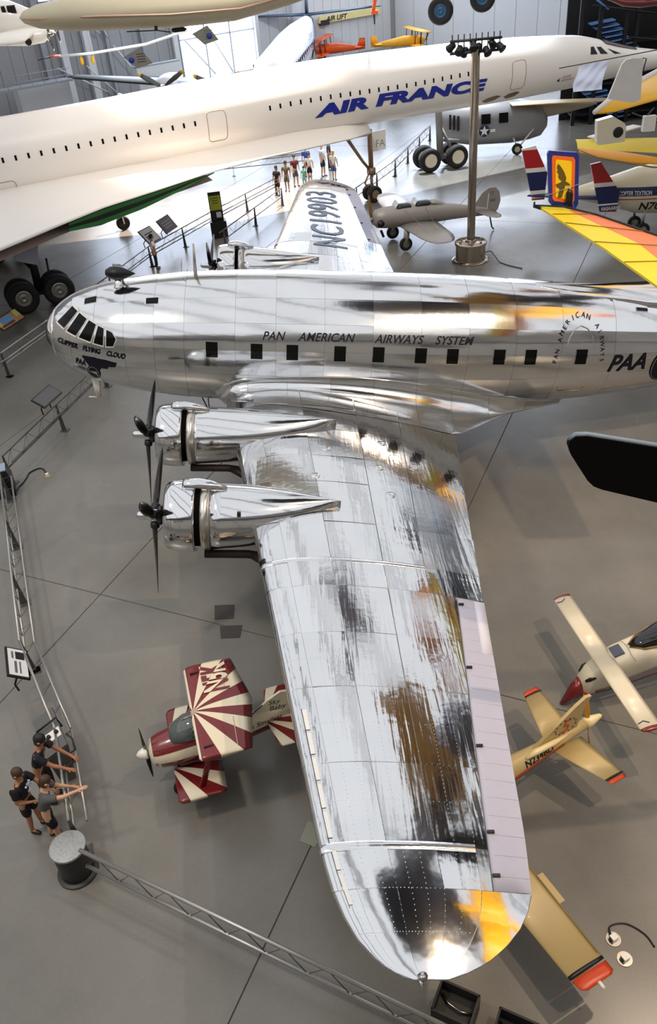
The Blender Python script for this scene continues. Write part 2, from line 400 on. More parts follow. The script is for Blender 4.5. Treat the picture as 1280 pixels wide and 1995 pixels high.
for side in (-1, 1):
    nm = 'wing'
    g = MB(); yy = [1.0, 2, 3, 4.5, 6, 7.5, 9, 9.79]
    tt = frange(-1, 1, 28)
    g.loft([[wing_pt(side, y, t, -.01) for t in tt] for y in yy])
    yy2 = [9.79, 9.81, 11, 12.5, 14, 15.39]
    def cut(y, t): 
        a = math.sqrt(ail_frac(y)) - .004
        return wing_pt(side, y, max(-a, min(a, t * a)), -.01)
    g.loft([[cut(y, t) for t in tt] for y in yy2])
    g.loft([[wing_pt(side, y, t, -.006) for t in tt] for y in [15.41, 15.6, 15.8, 16, 16.15, 16.27, 16.36, 16.395]])
    wing = ap(g, nm, M_CORE)
    low = MB(); low.grid(lambda y, t: wing_pt(side, y, t, .003), [1.2, 3, 5, 7, 9.05, 11, 13, 15, 15.7, 16.1, 16.36], frange(-.98, -.305, 10))
    ap(low, 'wing_underside', M_WING)
    fn = lambda y, t, off: wing_pt(side, y, t, off)
    for i in range(len(YS) - 1):
        y0, y1 = YS[i], YS[i + 1]
        for j in range(len(TS) - 1):
            t0, t1 = TS[j], TS[j + 1]
            if AIL0 - .01 <= y0 and y1 <= AIL1 + .01:
                a0, a1 = math.sqrt(ail_frac(y0)) - .003, math.sqrt(ail_frac(y1)) - .003
                if t0 > a0 - .02: continue
                if t1 > a0 - .08:
                    def fa(y, t, off, y0=y0, y1=y1, t0=t0, t1=t1):
                        a = math.sqrt(ail_frac(y)) - .003
                        return wing_pt(side, y, t0 + (t - t0) / (t1 - t0) * (a - t0), off)
                    skin_panel(fa, y0, y1, t0, t1, 5, 5, 'wing_panel', M_WING, .0025, .0010, .009); continue
            skin_panel(fn, y0, y1, t0, t1, 14 if y0 > 15 else 5, 7 if j == 0 else 5, 'wing_panel', M_TIP if y0 > 14.5 else M_WING, .0025, .0010, .009 if y0 < 15 else .003)
    # aileron with its trim tab
    g = MB()
    def apt(y, w, up):
        f0 = ail_frac(y); f = f0 + (1 - f0) * w
        p = wing_pt(side, y, math.sqrt(f) * (1 if up else -1), 0)
        if w == 0: p.z += (-.012 if up else .012)
        return p
    ws = [0, .1, .3, .6, 1.0]
    loops = []
    for y in frange(AIL0 + .012, AIL1 - .012, 18):
        loops.append([apt(y, w, True) for w in ws] + [apt(y, w, False) for w in ws[::-1]])
    g.loft(loops)
    ail = ap(g, 'aileron', M_FABRIC, label='matt lavender grey fabric aileron')
    hg = MB()
    for y in (10.0, 11.6, 13.2, 14.6, 15.2):
        p = wing_pt(side, y, math.sqrt(ail_frac(y)), .01); hg.box(p + Vector((.05, 0, .0)), (.09, .035, .03))
    hg.build('hinge', M_BLK, ail, smooth=False)
    rb = MB()
    for y in frange(AIL0 + .25, AIL1 - .2, 18):
        rb.tube([apt(y, w, True) + Vector((0, 0, .001)) for w in (.12, .3, .6, .98)], .0025, 4)
    rb.build('rib_tapes', M_FABRIC, ail, smooth=True, kind='stuff')
    tb = MB(); tb.loft([[apt(y, w, True) + Vector((0, 0, .006)) for w in (.62, .8, 1.0)] + [apt(y, w, True) + Vector((0, 0, -.004)) for w in (1.0, .8, .62)] for y in (AIL0 + .03, 10.5, 11.2)])
    tb.build('trim_tab', mat('tab_paint', (206, 206, 218), .5), ail)
    # slots behind the leading edge near the tip, with their pale covers
    if side == -1:
        for k in range(7):
            y0 = 12.6 + k * .43; 
            g = MB(); g.grid(lambda y, t: wing_pt(side, y, t, .014), [y0 + .03, y0 + .40], [.222, .24, .262]); ap(g, 'slot_cover', mat('slot_paint', (228, 226, 220), .4, .3))
            g = MB(); g.grid(lambda y, t: wing_pt(side, y, t, .010), [y0, y0 + .43], [.2135, .2215]); ap(g, 'slot', M_BLK)
        # spanwise and chordwise rivet rows, each rivet a small dome
        rv = MB()
        def rivet(p, n):
            a = n.orthogonal().normalized() * .006; b = n.cross(a)
            rv.add([p + a, p + b, p - a, p - b, p + n * .004], [(0, 1, 4), (1, 2, 4), (2, 3, 4), (3, 0, 4)])
        up = Vector((0, 0, 1))
        for t in (.28, .34, .42, .50, .56, .62, .68, .74, .80, .86):
            for k in range(int((16.0 - 9.1) / .065)):
                y = 9.1 + k * .065
                if t > .8 and y > AIL0 - .05 and y < AIL1 and t * t > ail_frac(y) - .02: continue
                rivet(wing_pt(side, y, t, .010), up)
        for y in (9.12, 9.8, 10.4, 11.0, 11.6, 12.2, 12.9, 13.6, 14.2, 14.80, 14.9, 15.4, 15.9):
            for k in range(44):
                t = .14 + .72 * k / 43
                if AIL0 <= y <= AIL1 and t * t > ail_frac(y) - .02: continue
                rivet(wing_pt(side, y, t, .010), up)
        ap(rv, 'rivet_rows', M_WING, kind='stuff')
    # joint strap where the outer wing bolts on, second strap at the tip
    for yj in (9.05, 14.85):
        g = MB(); g.grid(lambda y, t: wing_pt(side, y, t, .016 if abs(y - yj) < .045 else .004), [yj - .06, yj - .045, yj + .045, yj + .06], frange(-.3, .86, 24)); ap(g, 'joint_strap', M_WING)
    # tip light and landing light
    p = wing_pt(side, 16.36, .55, 0)
    g = MB(); g.lathe([(-.02, .035), (.08, .03), (.11, .0)], p, (0, side, 0), 10); g.lathe([(0, .05), (.03, .05)], p + Vector((.02, side * .02, .03)), (0, 0, 1), 8); ap(g, 'tip_light', M_STEEL)
    g = MB(); g.grid(lambda y, t: wing_pt(side, y, t, .012), frange(8.86, 9.0, 5) if side < 0 else frange(8.86, 9.0, 5), frange(-.12, .16, 6)); ap(g, 'landing_light', M_GLASS)
    # fuel caps
    for (yc, t) in ((6.1, .56), (4.9, .62), (5.5, .78), (4.3, .80), (6.6, .80)):
        p = wing_pt(side, yc, t, .012); g = MB(); g.lathe([(-.01, .10), (.006, .10), (.012, .09)], p, (0, 0, 1), 16); ap(g, 'fuel_cap', M_ALU)
    # root fillet: a concave sweep from the hull side down onto the wing
    YO = [(4.45, 1.25), (4.7, 1.75), (5.1, 2.25), (5.8, 2.65), (7.5, 2.95), (9.5, 3.0), (10.45, 2.95), (10.9, 2.55), (11.5, 1.95), (12.3, 1.30), (13.2, .80), (13.9, .45)]
    AI = [(4.45, 122), (5.0, 108), (6.0, 102), (8.0, 101), (9.5, 106), (10.5, 113), (11.5, 122), (12.5, 134), (13.9, 158)]
    def fil(x, k):
        yo = smooth_tab(YO, x); xx = min(x, 10.55)
        le, te = lerp(LE_T, yo), lerp(TE_T, min(yo, 2.95)); fr = max(0.0, min(1, (xx - le) / (te - le)))
        o_ = wing_pt(side, min(yo, 2.95) if x > 10.4 else yo, math.sqrt(fr), .010); o_.x = x; o_.y = side * yo
        if x > 10.4: o_.z = o_.z + (-1.50 - o_.z) * min(1, ((x - 10.4) / 3.5)) ** .8
        a = smooth_tab([(p, R_(q)) for p, q in AI], x)
        i_ = fus(x, a, .012); i_.y = side * abs(i_.y)
        tn = Vector((0, side * math.cos(a), -math.sin(a)))            # hull tangent, downwards
        d = (o_ - i_).length
        c1 = i_ + Vector((0, tn.y * side * side, tn.z)) * d * .45
        c1.y = max(abs(c1.y), abs(i_.y) * .97) * side
        c2 = o_ + Vector((0, -side * d * .35, -.01 - .02 * d))
        return i_ * (1 - k) ** 3 + c1 * 3 * k * (1 - k) ** 2 + c2 * 3 * k * k * (1 - k) + o_ * k ** 3
    XF = [4.45, 5.3, 6.3, 7.4, 8.5, 9.6, 10.55, 11.6, 12.7, 13.85]
    for xa, xb in zip(XF, XF[1:]):
        tl = rnd.uniform(-.004, .004)
        g = MB(); g.grid(lambda x, k: fil(x, k) + Vector((0, 0, tl * (x - xa))), frange(xa + .003, xb - .003, 9), frange(0, 1, 14)); ap(g, 'fillet_panel', M_ALU)
    g = MB(); g.tube([fil(x, 0) + Vector((0, side * .004, 0)) for x in frange(4.5, 13.7, 40)], .012, 6); ap(g, 'fillet_edge', M_COWL)
    g = MB(); g.grid(lambda x, k: fil(x, 1) * (1 - k) + Vector((x, side * .15, min(fil(x, 1).z - .1, -1.55 + .02 * (x - 10)))) * k, frange(10.4, 13.85, 12), [0, .3, .6, 1]); ap(g, 'fillet_underside', M_ALU)

# engines -----------------------------------------------------------
def engine(y, hx, cz):
    side = 1 if y > 0 else -1
    zr = cz
    n = 36
    c = MB()
    prof = [(.33, .50), (.30, .56), (.30, .61), (.34, .665), (.44, .70), (.62, .72), (.84, .715), (.89, .705), (.89, .66), (.5, .64), (.34, .52)]
    c.lathe(prof, (hx, y, zr), (1, 0, 0), n, False); cowl = ap(c, 'engine_cowling', M_COWL)
    b = MB(); b.lathe([(.34, .10), (.5, .2), (.5, .62), (.98, .60), (.98, .05)], (hx, y, zr), (1, 0, 0), 24); ap(b, 'engine_block', mat('matt_black', (9, 8, 9), .9, spec=.1))
    for k in range(9):
        a = 2 * PI * k / 9 + .2; q = MB(); q.tube([(hx + .46, y + .2 * math.cos(a), zr + .2 * math.sin(a)), (hx + .46, y + .5 * math.cos(a), zr + .5 * math.sin(a))], .075, 8); ap(q, 'cylinder_head', M_DKSTEEL)
    # body behind the gap, shrinking to a point on the wing
    xt = 7.36 if abs(y) > 5 else 7.42
    L0 = hx + 1.0
    st = []
    for k in range(15):
        u = k / 14; x = L0 + (xt - L0) * u
        r = .685 * (1 - u ** 2.2) ** .8 if u < 1 else 0.01
        w = max(.012, r)
        top = zr + .66 * (1 - u ** 2.0) + (-.19 - zr) * u ** 2.0 if abs(y) > 5 else zr + .66 * (1 - u ** 2.0) + (-.24 - zr) * u ** 2.0
        bot = zr - .66 + .25 * u
        st.append((x, (top + bot) / 2, w, max(.03, (top - bot) / 2), y))
    band = [(L0 + .01, zr, .675, .675, y), (L0 + .15, zr, .685, .685, y)]
    g = MB(); g.sell([(L0 - .02, zr, .60, .60, y)] + band, 36); ap(g, 'cowl_flap_ring', mat('ring_metal', (206, 202, 194), .25, .95, .12, 10))
    g = MB(); g.sell([(L0 + .155, zr, .67, .67, y)] + [s_ for s_ in st if s_[0] > L0 + .2], 36); nac = ap(g, 'nacelle', M_ALU)
    g = MB(); g.lathe([(-.010, .672), (-.010, .682), (.010, .682), (.010, .672)], (L0 + .16, y, zr), (1, 0, 0), 36); g.build('nacelle_band', M_CORE, nac)
    # scoop on top
    g = MB(); g.sell([(hx + .66, zr + .74, .09, .075, y), (hx + .70, zr + .745, .115, .10, y), (hx + .95, zr + .755, .125, .115, y), (hx + 1.2, zr + .72, .11, .11, y), (hx + 1.5, zr + .66, .05, .05, y)], 14); sc = ap(g, 'air_scoop', M_COWL)
    g = MB(); g.lathe([(0, .06), (.02, .06)], (hx + .645, y, zr + .74), (1, 0, 0), 12); g.build('scoop_mouth', M_BLK, sc)
    # exhaust under the outboard side
    g = MB(); g.tube([(hx + 1.05, y + side * .42, zr - .62), (hx + 1.9, y + side * .44, zr - .60), (hx + 2.15, y + side * .50, zr - .60)], .085, 10)
    g.tube([(hx + 2.0, y + side * .46, zr - .6), (hx + 2.35, y + side * .75, zr - .62)], .09, 10); ap(g, 'exhaust_pipe', mat('burnt_steel', (44, 36, 32), .6, .5))
    if abs(y) > 5:
        g = MB(); g.box((hx + 1.75, y + side * .55, zr + .45), (.07, .05, .1)); g.build('access_latch', M_DKSTEEL, nac, smooth=False)
    # propeller: hub dome, three blades with counterweights
    g = MB(); g.lathe([(-.30, .0), (-.29, .05), (-.24, .085), (-.05, .095), (-.02, .13), (.12, .13), (.14, .09), (.36, .09)], (hx, y, zr), (1, 0, 0), 18); hub = ap(g, 'propeller_hub', M_COWL)
    a0 = R_(42)
    for k in range(3):
        a = a0 + k * 2 * PI / 3
        d = Vector((0, -math.cos(a), math.sin(a))); t = Vector((0, math.sin(a), math.cos(a)))
        g = MB(); loops = []
        for r, ch, tw, thk in ((.10, .10, 60, .1), (.25, .12, 50, .09), (.42, .17, 34, .07), (.7, .22, 25, .05), (1.05, .23, 19, .035), (1.4, .20, 15, .025), (1.62, .15, 13, .018), (1.74, .07, 15, .010)):
            cd = t * math.cos(R_(tw)) + Vector((1, 0, 0)) * math.sin(R_(tw)); nd = cd.cross(d)
            p = Vector((hx + .05, y, zr)) + d * r
            loops.append([p + cd * ch * .5 * math.cos(2 * PI * q / 10) + nd * thk * .5 * math.sin(2 * PI * q / 10) for q in range(10)])
        g.loft(loops); ap(g, 'propeller_blade', M_BLADE)
        g = MB(); g.lathe([(-.02, .075), (.02, .09), (.1, .09), (.13, .06)], Vector((hx + .06, y, zr)) + d * .15, d, 12)
        ap(g, 'blade_cuff', M_DKSTEEL)
        g = MB(); g.lathe([(-.05, .0), (-.04, .06), (.05, .06), (.06, 0)], Vector((hx + .18, y, zr)) - d * .14, t, 10); ap(g, 'counterweight', M_DKSTEEL)
for y, hx, cz in ((-3.9, 3.04, -.73), (-7.24, 3.64, -.60), (3.9, 3.04, -.73), (7.24, 3.64, -.60)): engine(y, hx, cz)

# main and tail wheels
for side in (-1, 1):
    t, h, l = MB(), MB(), MB()
    c = Vector((5.75, side * 3.9, -4.09)); wheel(t, h, c, .70, .45)
    l.tube([(5.6, side * 3.9 - .34, -1.6), (5.75, side * 3.9 - .34, -4.09)], .08, 10); l.tube([(5.6, side * 3.9 + .34, -1.6), (5.75, side * 3.9 + .34, -4.09)], .08, 10)
    l.tube([(7.0, side * 3.9, -1.5), (5.75, side * 3.9 - .3, -3.6)], .05, 8); l.tube([(5.75, side * 3.9 - .36, -4.09), (5.75, side * 3.9 + .36, -4.09)], .07, 8)
    ap(t, 'main_tyre', M_BLACK); ap(h, 'main_wheel_hub', M_STEEL); ap(l, 'main_gear_leg', M_STEEL)
t, h, l = MB(), MB(), MB(); wheel(t, h, (19.2, 0, -1.67), .33, .25); l.tube([(18.8, 0, -.3), (19.2, .2, -1.0), (19.2, .2, -1.67)], .07, 8)
ap(t, 'tail_tyre', M_BLACK); ap(h, 'tail_wheel_hub', M_STEEL); ap(l, 'tail_gear_leg', M_STEEL)

# fin with its long dorsal fillet, tailplane
g = MB(); loops = []
for x in [11.9, 12.6, 13.5, 14.5, 15.5, 16.5, 17.5, 18.5, 19.2]:
    zb = fus(x, 0).z; zt = lerp([(11.9, zb - .01), (13.0, 1.72), (15.0, 1.78), (17.0, 2.05), (18.5, 3.0), (19.2, 4.1)], x)
    wb = lerp([(11.9, .02), (13.5, .5), (16, .62), (18, .45), (19.2, .3)], x)
    zt = max(zt, zb + .005)
    l = []
    for k in range(9):
        q = -1 + k / 4.0; e = abs(q)
        yy_ = math.copysign(.012 + (wb - .012) * e ** 2.2, q) if e > 0 else 0
        rr = smooth_tab(FR, x); surf = lerp(FZ, x) + math.sqrt(max(.01, rr * rr - yy_ * yy_))
        l.append((x, yy_, zt + (surf - zt) * e ** .55))
    l.append((x, 0, zb - .25)); loops.append(l)
g.loft(loops); ap(g, 'dorsal_fin', M_ALU)
g = MB(); g.foil([((18.0, 0, 1.4), (4.2, 0, 0), (0, .20, 0)), ((18.9, 0, 3.6), (3.2, 0, 0), (0, .13, 0)), ((19.6, 0, 4.6), (2.2, 0, 0), (0, .08, 0)), ((20.3, 0, 4.85), (.9, 0, 0), (0, .03, 0))]); ap(g, 'tail_fin', M_ALU)
for side in (-1, 1):
    g = MB(); g.foil([((18.2, side * .4, .5), (3.2, 0, 0), (0, 0, .19)), ((19.0, side * 4.2, .55), (2.0, 0, 0), (0, 0, .11)), ((19.5, side * 5.1, .57), (1.2, 0, 0), (0, 0, .05))]); ap(g, 'tailplane', M_ALU)

# cockpit glazing: five panes a side in a proud frame
def side_a(x, z, off=0):
    r = smooth_tab(FR, x) + off; return math.acos(max(-1, min(1, (z - lerp(FZ, x)) / r)))
CP = [[(.50, .57), (.70, .50), (1.06, .90), (.90, .95)], [(.78, .46), (1.02, .40), (1.32, .80), (1.12, .88)], [(1.10, .38), (1.40, .32), (1.56, .72), (1.38, .78)], [(1.48, .30), (1.72, .27), (1.76, .66), (1.62, .70)], [(1.80, .26), (1.98, .28), (2.06, .46), (1.96, .60), (1.83, .64)]]
def pane(pts, off, grow=0.0):
    cx = sum(p[0] for p in pts) / len(pts); cz = sum(p[1] for p in pts) / len(pts)
    P = []
    for x, z in pts:
        P.append((x + (x - cx) * grow, z + (z - cz) * grow))
    return P, cx, cz
for sgn in (1, -1):
    for pts in CP:
        for off, gr, m_, nm in ((.012, .16, M_WHITE, 'window_frame'), (.022, 0, M_GLASS, 'cockpit_pane')):
            P, cx, cz = pane(pts, off, gr)
            ring = []
            for (x0, z0), (x1, z1) in zip(P, P[1:] + P[:1]):
                for k in range(4): ring.append((x0 + (x1 - x0) * k / 4, z0 + (z1 - z0) * k / 4))
            mb = MB(); n = len(ring); vs = []
            for q in (1.0, .66, .33):
                for x, z in ring:
                    xx, zz = cx + (x - cx) * q, cz + (z - cz) * q
                    p = fus(xx, side_a(xx, zz), off); vs.append((p.x, p.y * sgn, p.z))
            p = fus(cx, side_a(cx, cz), off); vs.append((p.x, p.y * sgn, p.z))
            fs = [(a * n + k, a * n + (k + 1) % n, (a + 1) * n + (k + 1) % n, (a + 1) * n + k) for a in range(2) for k in range(n)] + [(2 * n + k, 2 * n + (k + 1) % n, 3 * n) for k in range(n)]
            mb.add(vs, fs); ap(mb, nm, m_)
def hatch(x0, x1, z0, z1, nm, m_, off=.02, top=False, sgn=1, frame=True, fm=None):
    """small rectangle on the hull, framed; z range given as angles from the top in degrees when top"""
    a0, a1 = (R_(z0), R_(z1)) if top else (None, None)
    def f(x, k, of):
        a = a0 + (a1 - a0) * k if top else side_a(x, z0 + (z1 - z0) * k)
        p = fus(x, a, of); return Vector((p.x, p.y * sgn, p.z))
    if frame:
        g = MB(); ex, ek = .022, .022 / abs((R_(z1 - z0) * 1.6) if top else (z1 - z0))
        g.grid(lambda x, k: f(x, k, .010), [x0 - ex, (x0 + x1) / 2, x1 + ex], frange(-ek, 1 + ek, 4)); fr = ap(g, 'window_frame', fm or M_ALU)
    g = MB(); g.grid(lambda x, k: f(x, k, off), [x0, (x0 + x1) / 2, x1], frange(0, 1, 4)); return ap(g, nm, m_)
for sgn in (1, -1):
    for x in (4.43, 5.53, 6.41, 7.59, 8.55, 9.61, 10.41, 11.6, 12.41, 13.74):
        hatch(x - .145, x + .145, .56, .19, 'cabin_window', M_GLASS, sgn=sgn)
hatch(1.22, 1.52, 22, 30, 'roof_window', M_GLASS, top=True)
hatch(2.80, 3.10, 32, 38, 'roof_window', M_GLASS, top=True)
hatch(15.2, 15.5, 28, 32, 'roof_window', M_GLASS, top=True)

# entry door outline
def outline(pts, w, nm, m_, off=.016, sgn=1):
    g = MB(); g.tube([fus(x, side_a(x, z), off) for x, z in pts + pts[:1]], w, 5, False); return ap(g, nm, m_)
dp = [(13.32, -.55), (13.32, .55), (13.36, .80), (13.48, 1.0), (13.66, 1.08), (13.84, 1.02), (13.98, .85), (14.04, .60), (14.04, -.55), (13.98, -.66), (13.38, -.66)]
outline(dp, .011, 'door_outline', M_CORE)

# lettering along the hull (port side)
def hull_text(txt, x0, z0, size, **kw):
    a0 = side_a(x0 + .3, z0)
    return lettering(txt, lambda u, v: fus(x0 + u, a0 - v / smooth_tab(FR, x0 + u), .022), M_NAVY, AIR, slices=3, **kw, size=size)
def place(o): o.location = -BASE
place(hull_text('PAN', 5.66, .66, .29, shear=.32, bold=.004, spacing=1.06, wide=.92))
place(hull_text('AMERICAN', 6.55, .66, .29, shear=.32, bold=.004, spacing=1.04, wide=.92))
place(hull_text('AIRWAYS', 8.44, .66, .29, shear=.32, bold=.004, spacing=1.04, wide=.92))
place(hull_text('SYSTEM', 9.94, .66, .29, shear=.32, bold=.004, spacing=1.04, wide=.92))
place(hull_text('PAA', 14.50, -.02, .62, shear=.30, bold=.012, spacing=1.0, wide=.9))
# nose name follows the hull's flow line
def nose_text(txt, x0, x1, z0, z1, size, **kw):
    vs, fs = text_faces(txt, size=size, slices=3, **kw)
    wd = max(v[0] for v in vs)
    def f(u, v):
        k = u / wd; x = x0 + (x1 - x0) * k
        a = side_a(x, z0 + (z1 - z0) * k) - v / smooth_tab(FR, x); return fus(x, a, .022)
    g = MB(); g.add([f(u, v) for u, v in vs], fs); place(g.build('lettering', M_NAVY, AIR, smooth=False))
nose_text('CLIPPER', .48, 1.04, .13, .085, .18, shear=.3, bold=.005)
nose_text('FLYING', 1.17, 1.64, .075, .035, .18, shear=.3, bold=.005)
nose_text('CLOUD', 1.78, 2.27, .025, -.02, .18, shear=.3, bold=.005)
nose_text('PAA', .92, 1.18, -.34, -.38, .24, shear=.3, bold=.008)
def hull_poly(pts, m_, off, nm):
    g = MB(); n = len(pts); cx = sum(p[0] for p in pts) / n; cz = sum(p[1] for p in pts) / n; vs = []
    for q in (1, .5):
        for x, z in pts:
            xx, zz = cx + (x - cx) * q, cz + (z - cz) * q; vs.append(fus(xx, side_a(xx, zz), off))
    vs.append(fus(cx, side_a(cx, cz), off))
    g.add(vs, [(k, (k + 1) % n, n + (k + 1) % n, n + k) for k in range(n)] + [(n + k, n + (k + 1) % n, 2 * n) for k in range(n)]); return ap(g, nm, m_)
hull_poly([(1.12, -.08), (1.4, -.09), (1.75, -.12), (2.02, -.17), (1.98, -.28), (1.80, -.30), (1.76, -.37), (1.6, -.37), (1.55, -.44), (1.42, -.50), (1.28, -.36)], M_NAVY, .022, 'wing_emblem')
def ellip(cx, cz, rx, rz, n=24): return [(cx + rx * math.cos(2 * PI * k / n), cz + rz * math.sin(2 * PI * k / n)) for k in range(n)]
hull_poly(ellip(1.36, -.56, .17, .23), M_NAVY, .025, 'round_emblem')
hull_poly(ellip(1.36, -.56, .145, .205), M_GREY, .028, 'emblem_ring'); hull_poly(ellip(1.36, -.56, .13, .185), M_NAVY, .031, 'round_emblem')
hull_poly([(1.24, -.52), (1.45, -.50), (1.47, -.70), (1.40, -.60)], mat('emblem_silver', (196, 190, 190), .4, .4), .034, 'emblem_map')
hull_poly(ellip(16.05, .05, .34, .44), M_NAVY, .022, 'round_emblem'); hull_poly(ellip(16.05, .05, .31, .405), M_GREY, .025, 'emblem_ring'); hull_poly(ellip(16.05, .05, .295, .39), M_NAVY, .028, 'round_emblem')
# the words round the door arch, letter by letter
arc = 'PAN AMERICAN AIRWAYS'
arcp = [(13.10, .18), (13.14, .60), (13.20, .90), (13.36, 1.14), (13.66, 1.26), (13.98, 1.16), (14.16, .88), (14.22, .55), (14.26, .22)]
seg = [0]
for (x0, z0), (x1, z1) in zip(arcp, arcp[1:]): seg.append(seg[-1] + math.hypot(x1 - x0, z1 - z0))
for k, ch in enumerate(arc):
    if ch == ' ': continue
    d = seg[-1] * (k + .5) / len(arc); i = max(q for q in range(len(seg) - 1) if seg[q] <= d); u = (d - seg[i]) / (seg[i + 1] - seg[i])
    (x0, z0), (x1, z1) = arcp[i], arcp[i + 1]; px_, pz_ = x0 + (x1 - x0) * u, z0 + (z1 - z0) * u
    tx, tz = (x1 - x0) / (seg[i + 1] - seg[i]), (z1 - z0) / (seg[i + 1] - seg[i])
    def f(u, v):
        x = px_ + tx * u - tz * v; z = pz_ + tz * u + tx * v; return fus(x, side_a(x, z), .022)
    place(lettering(ch, f, M_NAVY, AIR, size=.15, align='CENTER'))
# registration on the starboard wing, tops of the letters to the leading edge
vs, fs = text_faces('NC19903', size=2.0, bold=.02, slices=8, wide=.62, spacing=1.05)
wdt = max(v[0] for v in vs)
def reg(u, v):
    y = 8.55 + 5.9 * u / wdt; le, te = lerp(LE_T, y), lerp(TE_T, y)
    x = 8.42 - .035 * (y - 8.6) - 1.28 * v / 1.46
    return wing_pt(1, y, math.sqrt((x - le) / (te - le)), .018)
g = MB(); g.add([reg(u, v) for u, v in vs], fs); ap(g, 'registration_lettering', mat('registration_blue', (40, 58, 82), .3), smooth=False)

# aerials, direction-finding loop, probes
g = MB(); g.lathe([(-.36, .0), (-.34, .07), (-.24, .14), (-.1, .175), (.05, .16), (.25, .08), (.40, 0.0)], (2.1, -.25, 1.74), (1, 0, 0), 18); lp = ap(g, 'direction_finder_loop', M_BLK)
g = MB(); g.lathe([(0, .13), (.05, .12), (.08, .09), (.26, .09)], (2.05, -.25, 1.36), (0, 0, 1), 14); ap(g, 'loop_pedestal', M_ALU)
g = MB(); g.tube([(3.95, 0, 1.62), (3.93, 0, 2.45)], [.05, .02], 8); g.tube([(3.6, 0, 1.75), (3.62, 0, 2.05)], .012, 6); ap(g, 'aerial_mast', mat('worn_metal', (176, 170, 158), .4, .8))
g = MB(); g.tube([(2.1, 0, 1.4), (2.1, 0, 1.85)], .04, 8); g.box((2.0, 0, 1.85), (.2, .05, .05)); ap(g, 'pitot_mast', M_GREY)
g = MB(); g.foil([((1.1, -.45, -1.02), (.24, 0, 0), (0, .03, 0)), ((1.18, -.45, -1.62), (.12, 0, 0), (0, .02, 0))]); g.tube([(1.2, -.45, -1.62), (.98, -.45, -1.62)], .02, 8); ap(g, 'pitot_probe', M_WHITE)
g = MB(); g.tube([(4.0, -.5, -1.5), (4.2, -.5, -2.0), (4.35, -.5, -2.05)], .018, 6); g.tube([(4.15, -.3, -1.55), (4.2, -.5, -2.0)], .014, 6); ap(g, 'drain_pipe', M_DKSTEEL)
# ------------------------------------------------------------------ walls
WA, WB, WC = Vector((-20.18, 61.08, 0)), Vector((18.46, 88.81, 0)), Vector((52, 67.6, 0))
def wallfn(a, b):
    d = (b - a).normalized(); n = Vector((d.y, -d.x, 0))
    return lambda s, z, o=0.0: a + d * s + n * o + Vector((0, 0, z))
LW = (WB - WA).length; w1 = wallfn(WA, WB); w2 = wallfn(WB, WC); LW2 = (WC - WB).length
WAL = WA - (WB - WA).normalized() * 40
w0 = wallfn(WAL, WA)
M_WALLG = mat('grey_cladding', (150, 152, 156), .6, .0, .05, 1.2)
M_WALLW = mat('white_cladding', (205, 208, 212), .5, 0, .04, .6)
M_LIT = mat('daylit_window', (222, 234, 255), .3, emit=4.2)
M_TRIM = mat('grey_steel', (150, 154, 160), .5, .2)
def wall(name, fn, s0, s1, z0, z1, m):
    g = MB(); g.loft([[fn(s0, z0), fn(s1, z0), fn(s1, z1), fn(s0, z1)], [fn(s0, z0, -.3), fn(s1, z0, -.3), fn(s1, z1, -.3), fn(s0, z1, -.3)]])
    return struct(g.build(name, m, smooth=False))
HT = 34
wall('wall_west', w0, 0, 40, 0, HT, M_WALLG)
M_WALLS = mat('south_wall_panels', (204, 194, 180), .7, 0, .05, .5)
wall('wall_south', wallfn(hall(75, -38), hall(-60, -38)), 0, 135, 0, 24, M_WALLS)
wall('wall_left', wallfn(hall(-60, -38), WAL), 0, (WAL - hall(-60, -38)).length, 0, 24, M_WALLS)
wall('wall_right', wallfn(WC, hall(75, -38)), 0, (WC - hall(75, -38)).length, 0, 24, M_WALLS)
wl1 = wall('wall_back', w1, 0, LW, 0, HT, M_WALLG)
wl2 = wall('wall_east', w2, -.1, LW2, 0, HT, M_WALLW)
# cladding ribs on the back wall: upright panels, each proud of the next
q = MB(); q.box((0, 0, 0), (1.16, .06, 12)); proto = None
for k in range(int(LW / 1.2)):
    s = .6 + k * 1.2
    if 18.8 < s < 28.4: continue
    if proto is None: proto = q.build('cladding_panel', M_WALLG if s < 30 else M_WALLW, wl1, smooth=False); o = proto
    else: o = proto.copy(); COL.objects.link(o); o.parent = wl1
    if s > 29:
        if 'w' not in MATS: MATS['w'] = None; me_w = proto.data.copy(); me_w.materials[0] = M_WALLW
        o.data = me_w
    o.location = w1(s, 6, .03 + .012 * (k % 2)); o.rotation_euler = (0, 0, math.atan2((WB - WA).y, (WB - WA).x))
me_e = me_w
for k in range(int(LW2 / 2.4)):
    o = bpy.data.objects.new('cladding_panel', None) if False else bpy.data.objects.new('cladding_panel', me_e); COL.objects.link(o); o.parent = wl2
    o.scale = (2.0, 1, 1); o.location = w2(1.2 + k * 2.4, 6, .03 + .01 * (k % 2)); o.rotation_euler = (0, 0, math.atan2((WC - WB).y, (WC - WB).x))
